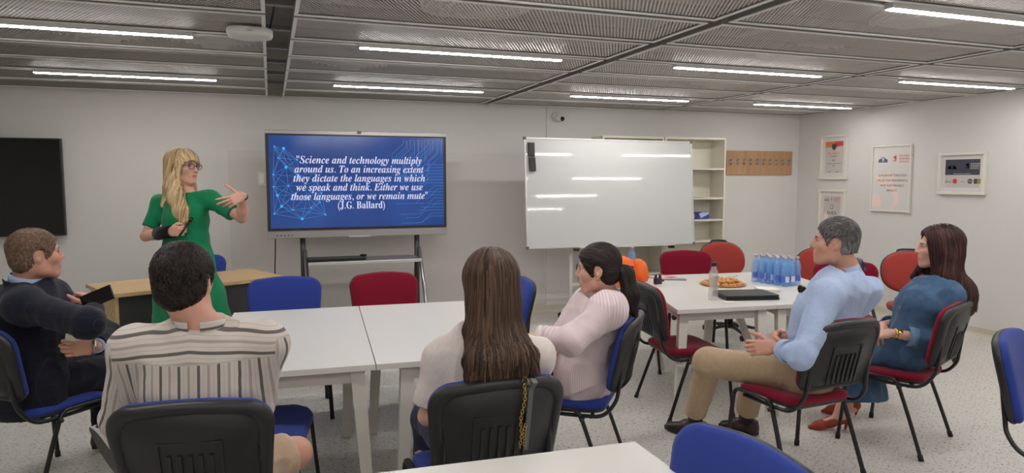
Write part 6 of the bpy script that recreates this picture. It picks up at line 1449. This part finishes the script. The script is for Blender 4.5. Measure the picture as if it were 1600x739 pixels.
for s in 'LR':
    k_, a_ = A_(J[p+'kn'+s]), A_(J[p+'an'+s])
    ring_band('sock', lerp(a_, k_, 0.20), a_-A_((0, 0, 0.02)), 0.044, 0.042, M['sock'], t)
    shoe('shoe', A_((a_[0], a_[1], 0.105)), A_((J[p+'toe'+s][0], J[p+'toe'+s][1], 0.012))+N_(A_(J[p+'toe'+s])-a_)*A_((1, 1, 0))*0.02, M['leather_brown'], t, M['rubber'], 1.1)
# sunglasses hooked in his shirt front
g = thing('sunglasses', 'dark sunglasses hooked on the chest of the light blue shirt', 'sunglasses', (0, 0, 0))
gp = surf(FB_, lerp(J['b.chest'], J['b.neck'], 0.55), (-0.86, 0.50, 0))+A_((-0.004, 0.003, 0))
g.location = gp
for s in (-1, 1):
    MB().lathe([(0, -0.002), (0.018, -0.0025), (0.024, -0.001), (0.024, 0.001), (0, 0.002)], (0.012*s-0.004, 0.024*s, 0.004), 18, 'x').obj('lens', M['black_gloss'], g)
MB().tube([(0.006, 0.012, 0.016), (0, 0, 0.018), (-0.012, -0.012, 0.016)], 0.003, 6).tube([(0.018, 0.046, 0.014), (0.014, 0.03, -0.05), (0.01, 0.01, -0.09)], 0.0025, 6).obj('frame', M['black_plastic'], g)

# ===== the woman in the denim dress (long auburn hair, profile to the left)
t = start('j', 'woman with long dark auburn hair in a blue denim dress and red shoes'); p = 'j.'
h = Head(J['j.head'], -50, 0, 0, 1.02)
F = person_field('j', h, 0.12); add_head(F, h, A_(J['j.neck']), True); F.loft(torso_st(J, p, -0.025, 0.86), 0.05)
for s in 'LR': add_arm(F, J[p+'sh'+s], J[p+'el'+s], J[p+'wr'+s], 1.0, 0.9); add_leg(F, J[p+'hp'+s], J[p+'kn'+s], J[p+'an'+s], J[p+'toe'+s], 0.92)
add_hand(F, J['j.wrL'], (-0.75, 0.55, -0.22), (0.0, -0.45, 0.9), 1, (20, 30, 20), 0.95); add_hand(F, J['j.wrR'], (-0.70, -0.35, -0.28), (-0.1, 0.2, 1), -1, (18, 28, 20), 0.95)
body_mesh(F, 'body', t, h, M['skin'], M['hair_auburn'])
F = person_field('j', h, 0.20, names=('pel', 'chest', 'neck', 'shL', 'shR', 'elL', 'elR', 'wrL', 'wrR', 'knL', 'knR', 'anL'), vox=0.006)
add_torso(F, J, p, 0.012, 0.044, bulk=0.90, hem=0.05)
for s in 'LR':
    F.cone(J[p+'sh'+s], J[p+'el'+s], 0.058, 0.052, 0.05); F.cone(J[p+'el'+s], lerp(J[p+'el'+s], J[p+'wr'+s], 0.62), 0.055, 0.050, 0.03, cut=True)
fw = N_(A_(J['j.knL'])+J['j.knR']-A_(J['j.hpL'])-J['j.hpR']); rj = N_(np.cross(fw, UPV)); ml = lerp(J['j.hpL'], J['j.hpR'], 0.5); mk = lerp(J['j.knL'], J['j.knR'], 0.5)
F.loft([(ml+A_((0, 0, 0.0)), rj, 0.175, 0.105), (lerp(ml, mk, 0.55), rj, 0.170, 0.092), (mk-fw*0.02, rj, 0.150, 0.082)], 0.05)
F.loft([(mk-fw*0.03, rj, 0.150, 0.085), (mk-fw*0.045-UPV*0.10, rj, 0.160, 0.090), (mk-fw*0.08-UPV*0.20-rj*0.02, rj, 0.180, 0.100), (mk-fw*0.10-UPV*0.285-rj*0.03, rj, 0.190, 0.105)], 0.05, cut=(False, True))
F.loft([(mk-fw*0.08-UPV*0.16-rj*0.02, rj, 0.140, 0.060), (mk-fw*0.10-UPV*0.33-rj*0.03, rj, 0.172, 0.088)], 0.01, op='sub')
neck_cut(F, A_(J['j.neck'])-UPV*0.005, (-0.35, 0.3, 1))
axj = N_(A_(J['j.shR'])-J['j.shL'])
sets = [(A_(J['j.elL']), 0.09, A_(J['j.shL'])-J['j.elL'], 24, 0.005, 0.6), (lerp(J['j.pel'], J['j.chest'], 0.2)+A_((-0.06, -0.08, 0)), 0.14, (0.3, 0, 1), 14, 0.006, 0.8), (mk-UPV*0.17, 0.22, rj, 9, 0.012, 0.5), (lerp(ml, mk, 0.5), 0.22, fw*0.5+rj, 8, 0.007, 0.8)]
FJ_ = F; garment(F, 'dress', M['denim'], t, sets, [(11, 0.009, (1, 1, 0.6), 6)])
collar('collar', A_(J['j.neck']), neck_up(h, J['j.neck']), axj, 0.064, 0.070, -0.015, 0.032, M['denim'], t, gap=0.6, flare=0.5)
for s in 'LR': ring_band('cuff', lerp(J[p+'el'+s], J[p+'wr'+s], 0.48), lerp(J[p+'el'+s], J[p+'wr'+s], 0.66), 0.057, 0.055, M['denim_light'], t)
fwd = np.cross(UPV, axj)*1.0
fj = N_(A_((-0.866, 0.5, 0)))
# chest pockets with metal buttons, button band
FJ = FJ_
for i in range(6):
    c = surf(FJ, lerp(J['j.pel'], J['j.neck'], 0.22+0.125*i), fj)+fj*0.003
    bt_ = MB().lathe([(0, 0), (0.0055, 0), (0.0055, 0.003), (0, 0.004)], (0, 0, 0), 10, 'y').obj('button', M['chrome']); bt_.data.transform(Matrix.Translation(Vector(c))); under(bt_, t)
for sd in (-1, 1):
    q0 = [surf(FJ, lerp(J['j.pel'], J['j.neck'], f_)+axj*0.0, N_(fj+axj*sd*k_)) for f_, k_ in ((0.74, 0.25), (0.74, 0.85), (0.64, 0.88), (0.60, 0.55), (0.64, 0.22))]
    V_ = [tuple(p_+N_(fj+axj*sd*0.5)*e_) for e_ in (0.001, 0.006) for p_ in q0]
    fl_ = MB().add(V_, [[0, 1, 2, 3, 4], [5, 6, 7, 8, 9]]+[[i, (i+1) % 5, 5+(i+1) % 5, 5+i] for i in range(5)]).obj('pocket_flap', M['denim']); under(fl_, t)
    pb2 = q0[3]+A_((0, 0, 0.008))+N_(fj+axj*sd*0.5)*0.006; bt_ = MB().lathe([(0, -0.003), (0.006, -0.003), (0.006, 0.003), (0, 0.004)], (0, 0, 0), 10, 'y').obj('button', M['chrome']); bt_.data.transform(Matrix.Translation(Vector(pb2))); under(bt_, t)
wl = lerp(J['j.elL'], J['j.wrL'], 0.90); dw = N_(A_(J['j.wrL'])-J['j.elL'])
ring_band('watch_strap', wl-dw*0.009, wl+dw*0.009, 0.030, 0.029, M['gold'], t)
wf = MB().lathe([(0, 0), (0.017, 0), (0.018, 0.004), (0.015, 0.008), (0, 0.008)], (0, 0, 0), 20).obj('watch_face', M['gold']); nn = N_(A_((0.15, -0.75, 0.6))); xx = N_(np.cross(nn, dw)); wf.data.transform(Matrix(((dw[0], xx[0], nn[0], wl[0]+nn[0]*0.027), (dw[1], xx[1], nn[1], wl[1]+nn[1]*0.027), (dw[2], xx[2], nn[2], wl[2]+nn[2]*0.027), (0, 0, 0, 1)))); under(wf, t)
for s in 'LR':
    a_, t_ = A_(J[p+'an'+s]), A_(J[p+'toe'+s]); d_ = N_((t_-a_)*A_((1, 1, 0)))
    F = Field(a_-0.16, a_+0.26, 0.004) if False else Field(np.minimum(a_, t_)-0.1, np.maximum(a_, t_)+0.1, 0.0035)
    heel = a_-d_*0.045; hz = 0.075
    F.cone((heel[0], heel[1], hz), a_*A_((1, 1, 0))+d_*0.05+A_((0, 0, 0.055)), 0.030, 0.034, 0.02); F.cone(a_*A_((1, 1, 0))+d_*0.05+A_((0, 0, 0.05)), t_*A_((1, 1, 0))-d_*0.03+A_((0, 0, 0.024)), 0.034, 0.030, 0.02); F.cone(t_*A_((1, 1, 0))-d_*0.03+A_((0, 0, 0.024)), t_*A_((1, 1, 0))+d_*0.02+A_((0, 0, 0.014)), 0.028, 0.011, 0.02)
    F.cone(a_*A_((1, 1, 0))-d_*0.035+A_((0, 0, 0.125)), a_*A_((1, 1, 0))+d_*0.075+A_((0, 0, 0.082)), 0.030, 0.024, 0.01, op='sub')
    F.cone((heel[0]-d_[0]*0.012, heel[1]-d_[1]*0.012, 0.07), (heel[0], heel[1], 0.005), 0.016, 0.006, 0.012)
    garment(F, 'shoe', M['leather_red'], t)
F = cap_field(h, 0.012, face=False, low=-0.25, ear=False, vox=0.005, room=0.30); nk = A_(J['j.neck'])
Rr = h.R[:, 0]; bk = -h.R[:, 1]
F.loft([(h.w(0, -0.02, 0.04), Rr, 0.092, 0.108), (h.w(0, -0.030, -0.05), Rr, 0.096, 0.090), (h.w(0, -0.035, -0.15), Rr, 0.112, 0.085), (nk+bk*0.045+A_((0.02, -0.02, -0.06)), Rr, 0.150, 0.085), (nk+bk*0.065+A_((0.03, -0.03, -0.155)), Rr, 0.150, 0.060)], 0.04)
F.ell(h.w(0, 0.108, -0.028), h.R, A_((0.088, 0.082, 0.122))*h.k, 0.014, 'sub'); F.ell(h.w(0, 0.075, -0.16), h.R, A_((0.062, 0.085, 0.12))*h.k, 0.02, 'sub')
F.cone(h.w(0.075, 0.035, -0.09), h.w(0.085, 0.11, -0.185), 0.030, 0.012, 0.03)
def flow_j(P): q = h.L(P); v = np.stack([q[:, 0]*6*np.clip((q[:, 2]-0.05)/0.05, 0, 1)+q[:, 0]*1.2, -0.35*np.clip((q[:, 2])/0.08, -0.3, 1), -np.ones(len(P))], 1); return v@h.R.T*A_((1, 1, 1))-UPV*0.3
hair_obj(F, 'hair', M['hair_auburn'], t, 2600, flow_j, 0.22, 20, 0.0034, lift=0.002, seed=15, jitter=0.12, end_lift=0.004, taper=0.8, shade=lambda P: 0.10*vnoise(P*A_((55, 55, 4)))+0.28*np.clip((1.02-P[:, 2])/0.2, 0, 1)-0.08, zmin=0.84, stop=bare_face(h, 0.078, 0.060, 0.042))

# ===== the speaker in the green dress
t = thing('person', 'blonde woman with glasses in a green dress standing and speaking', 'person', (J['g.pel'][0], J['g.pel'][1], 0.0)); p = 'g.'
J['g.hpL'] = tuple(A_(J['g.pel'])+A_((0.10, -0.06, -0.05))); J['g.hpR'] = tuple(A_(J['g.pel'])+A_((-0.10, 0.06, -0.05)))
h = Head(J['g.head'], 128, 1, 2, 1.08)
px_, py_ = J['g.pel'][0], J['g.pel'][1]
KL, KR, AL, AR = (px_+0.13, py_-0.05, 0.52), (px_-0.07, py_+0.07, 0.52), (px_+0.14, py_-0.02, 0.10), (px_-0.08, py_+0.10, 0.10)
F = person_field('g', h, 0.12, extra=(AL, AR, (px_, py_, 0.0))); add_head(F, h, A_(J['g.neck']), True); F.loft(torso_st(J, p, -0.02, 0.9), 0.05)
for s in 'LR': add_arm(F, J[p+'sh'+s], J[p+'el'+s], J[p+'wr'+s], 1.04, 0.92)
for a, b, c in ((J['g.hpL'], KL, AL), (J['g.hpR'], KR, AR)): add_leg(F, a, b, c, A_(c)+A_((0.06, -0.15, -0.06)), 1.0)
dl = N_(A_((-0.80, -0.42, -0.34))); xl = N_(A_((-0.45, 0.0, 0.9))); add_hand(F, J['g.wrL'], dl, np.cross(xl, dl), 1, curls=[(14, 22, 15), (24, 28, 20), (36, 34, 25), (46, 40, 28)], k=1.04, spread=11, thumb=((0.95, 0.35, -0.1), (0.85, 0.5, -0.1)))
dr = N_(A_(J['g.haR'])-J['g.wrR']); HG = add_hand(F, J['g.wrR'], dr, np.cross(dr, UPV), -1, curls=[(62, 85, 50)]*4, k=1.04, spread=0, thumb=((0.55, 0.7, -0.55), (-0.1, 0.8, -0.7)))
body_mesh(F, 'body', t, h, M['skin'], M['hair_fair'])
F = person_field('g', h, 0.2, names=('chest', 'neck', 'shL', 'shR', 'elL', 'elR', 'waist', 'pel'), extra=((px_+0.42, py_-0.2, 0.30), (px_-0.35, py_+0.2, 0.30)), vox=0.0065)
add_torso(F, J, p, 0.010, 0.050, bulk=0.94, hem=0.05)
rg = N_(A_(J['g.shR'])-J['g.shL'])
F.ell(lerp(J['g.chest'], J['g.neck'], 0.28)+A_((0.02, -0.085, 0)), np.stack([rg, np.cross(UPV, rg), UPV], 1), (0.13, 0.055, 0.062), 0.06)
for s in 'LR': F.cone(J[p+'sh'+s], lerp(J[p+'sh'+s], J[p+'el'+s], 0.74), 0.060, 0.060, 0.05, cut=True)
F.loft([(A_(J['g.waist'])-UPV*0.02, rg, 0.155, 0.115), (A_(J['g.pel'])-UPV*0.02, rg, 0.20, 0.150), (A_((px_+0.02, py_-0.02, 0.72)), rg, 0.255, 0.20), (A_((px_+0.045, py_-0.03, 0.36)), rg, 0.33, 0.27)], 0.05, cut=(False, True))
F.loft([(A_((px_+0.02, py_-0.02, 0.70)), rg, 0.235, 0.18), (A_((px_+0.048, py_-0.03, 0.30)), rg, 0.325, 0.265)], 0.01, op='sub')
neck_cut(F, A_(J['g.neck'])-UPV*0.012, (0.15, -0.3, 1), 0.10)
def skirt_folds(V, n): return {}
sets = [(lerp(J['g.shL'], J['g.elL'], 0.5), 0.10, A_(J['g.shL'])-J['g.elL'], 14, 0.004, 0.7), (lerp(J['g.shR'], J['g.elR'], 0.4), 0.10, (0.5, 0, 1), 12, 0.004, 0.7), (A_((px_, py_-0.1, 0.55)), 0.32, rg, 6, 0.014, 0.25), (A_(J['g.waist']), 0.12, (0.2, 0, 1), 18, 0.003, 0.8)]
garment(F, 'dress', M['green_dress'], t, sets, [(9, 0.003, (1, 1, 0.4), 8)])
for c in (AL, AR): shoe('shoe', A_((c[0], c[1], 0.105)), A_((c[0]+0.07, c[1]-0.16, 0.012)), M['black_plastic'], t, None, 0.98)
er_, wr_ = A_(J['g.elR']), A_(J['g.wrR']); ring_band('wrist_brace', lerp(er_, wr_, 0.56), lerp(er_, wr_, 1.0)+dr*0.038, 0.043, 0.040, M['brace'], t, thick=0.005)
el_, wl_ = A_(J['g.elL']), A_(J['g.wrL']); ring_band('bracelet', lerp(el_, wl_, 0.93), lerp(el_, wl_, 0.98), 0.029, 0.029, M['brace'], t)
# glasses
gl = MB()
for s in (-1, 1):
    gl.tube([h.w(0.034*s+0.025*math.cos(a)*(1+0.12*math.sin(a)), 0.108-0.25*abs(0.034+0.025*s*s*math.cos(a))*0.25, 0.004+0.0185*math.sin(a)) for a in [2*PI*i/20 for i in range(20)]], 0.0022*h.k, 6, closed=True)
    gl.tube([h.w(0.060*s, 0.103, 0.012), h.w(0.078*s, 0.088, 0.012), h.w(0.081*s, 0.0, 0.010)], 0.0020*h.k, 6)
gl.tube([h.w(-0.009, 0.111, 0.006), h.w(0, 0.116, 0.009), h.w(0.009, 0.111, 0.006)], 0.002*h.k, 6)
under(gl.obj('glasses', mat('glasses_frame', (44, 34, 62), 0.3)), t)
# hair with a fringe, falling over her right shoulder
F = cap_field(h, 0.012, face=False, low=-0.30, ear=False, vox=0.005, room=0.34); nk = A_(J['g.neck']); Rr = h.R[:, 0]; fr_ = h.R[:, 1]
F.loft([(h.w(0, -0.02, 0.035), Rr, 0.092, 0.108), (h.w(0, -0.035, -0.06), Rr, 0.094, 0.075), (h.w(0.0, -0.06, -0.16), Rr, 0.10, 0.055), (h.w(0.0, -0.09, -0.26), Rr, 0.11, 0.04)], 0.04)
F.loft([(h.w(0.070, -0.02, -0.02), fr_, 0.050, 0.030), (h.w(0.098, 0.0, -0.12), fr_, 0.062, 0.034), (h.w(0.125, 0.055, -0.20), fr_, 0.066, 0.032), (h.w(0.125, 0.095, -0.30), fr_, 0.062, 0.026), (h.w(0.125, 0.105, -0.37), fr_, 0.058, 0.018)], 0.04)
F.loft([(h.w(-0.070, -0.03, -0.02), fr_, 0.040, 0.026), (h.w(-0.088, -0.04, -0.11), fr_, 0.045, 0.028), (h.w(-0.10, -0.02, -0.19), fr_, 0.045, 0.022)], 0.04)
F.ell(h.w(0.018, 0.108, -0.056), h.R, A_((0.086, 0.090, 0.107))*h.k, 0.012, 'sub'); F.ell(h.w(0, 0.075, -0.17), h.R, A_((0.052, 0.085, 0.10))*h.k, 0.02, 'sub'); F.ell(h.w(0.082, 0.012, -0.012), h.R, A_((0.026, 0.022, 0.034))*h.k, 0.01, 'sub')
def flow_g(P):
    q = h.L(P); front = np.clip((q[:, 1]-0.02)/0.05, 0, 1)*np.clip((q[:, 2]-0.03)/0.04, 0, 1)
    v = np.stack([q[:, 0]*7*np.clip((q[:, 2]-0.05)/0.05, 0, 1)*(1-front)+q[:, 0]*0.8, front*1.3-0.15, -np.ones(len(P))], 1); return v@h.R.T
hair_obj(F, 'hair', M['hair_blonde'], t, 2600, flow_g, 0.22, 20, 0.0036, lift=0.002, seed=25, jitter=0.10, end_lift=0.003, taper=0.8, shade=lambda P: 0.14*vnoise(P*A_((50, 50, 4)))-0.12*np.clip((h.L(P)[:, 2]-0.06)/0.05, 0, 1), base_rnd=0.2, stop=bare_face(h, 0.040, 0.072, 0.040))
# the pen in her fist
pn = thing('pen', 'thick black pen held in the fist of the woman in green', 'pen', (0, 0, 0)); P_, tips, th = HG
pc = A_(J['g.haR'])+dr*0.010-np.cross(dr, UPV)*0.022; pd = N_(A_((0.42, 0.16, 0.62)))
pn.location = pc
MB().tube([tuple(-pd*0.05), tuple(pd*0.075)], 0.0085, 12).obj('barrel', M['black_plastic'], pn); MB().tube([tuple(pd*0.0755), tuple(pd*0.112)], [0.010, 0.0085], 12).obj('pen_cap', M['black_gloss'], pn)
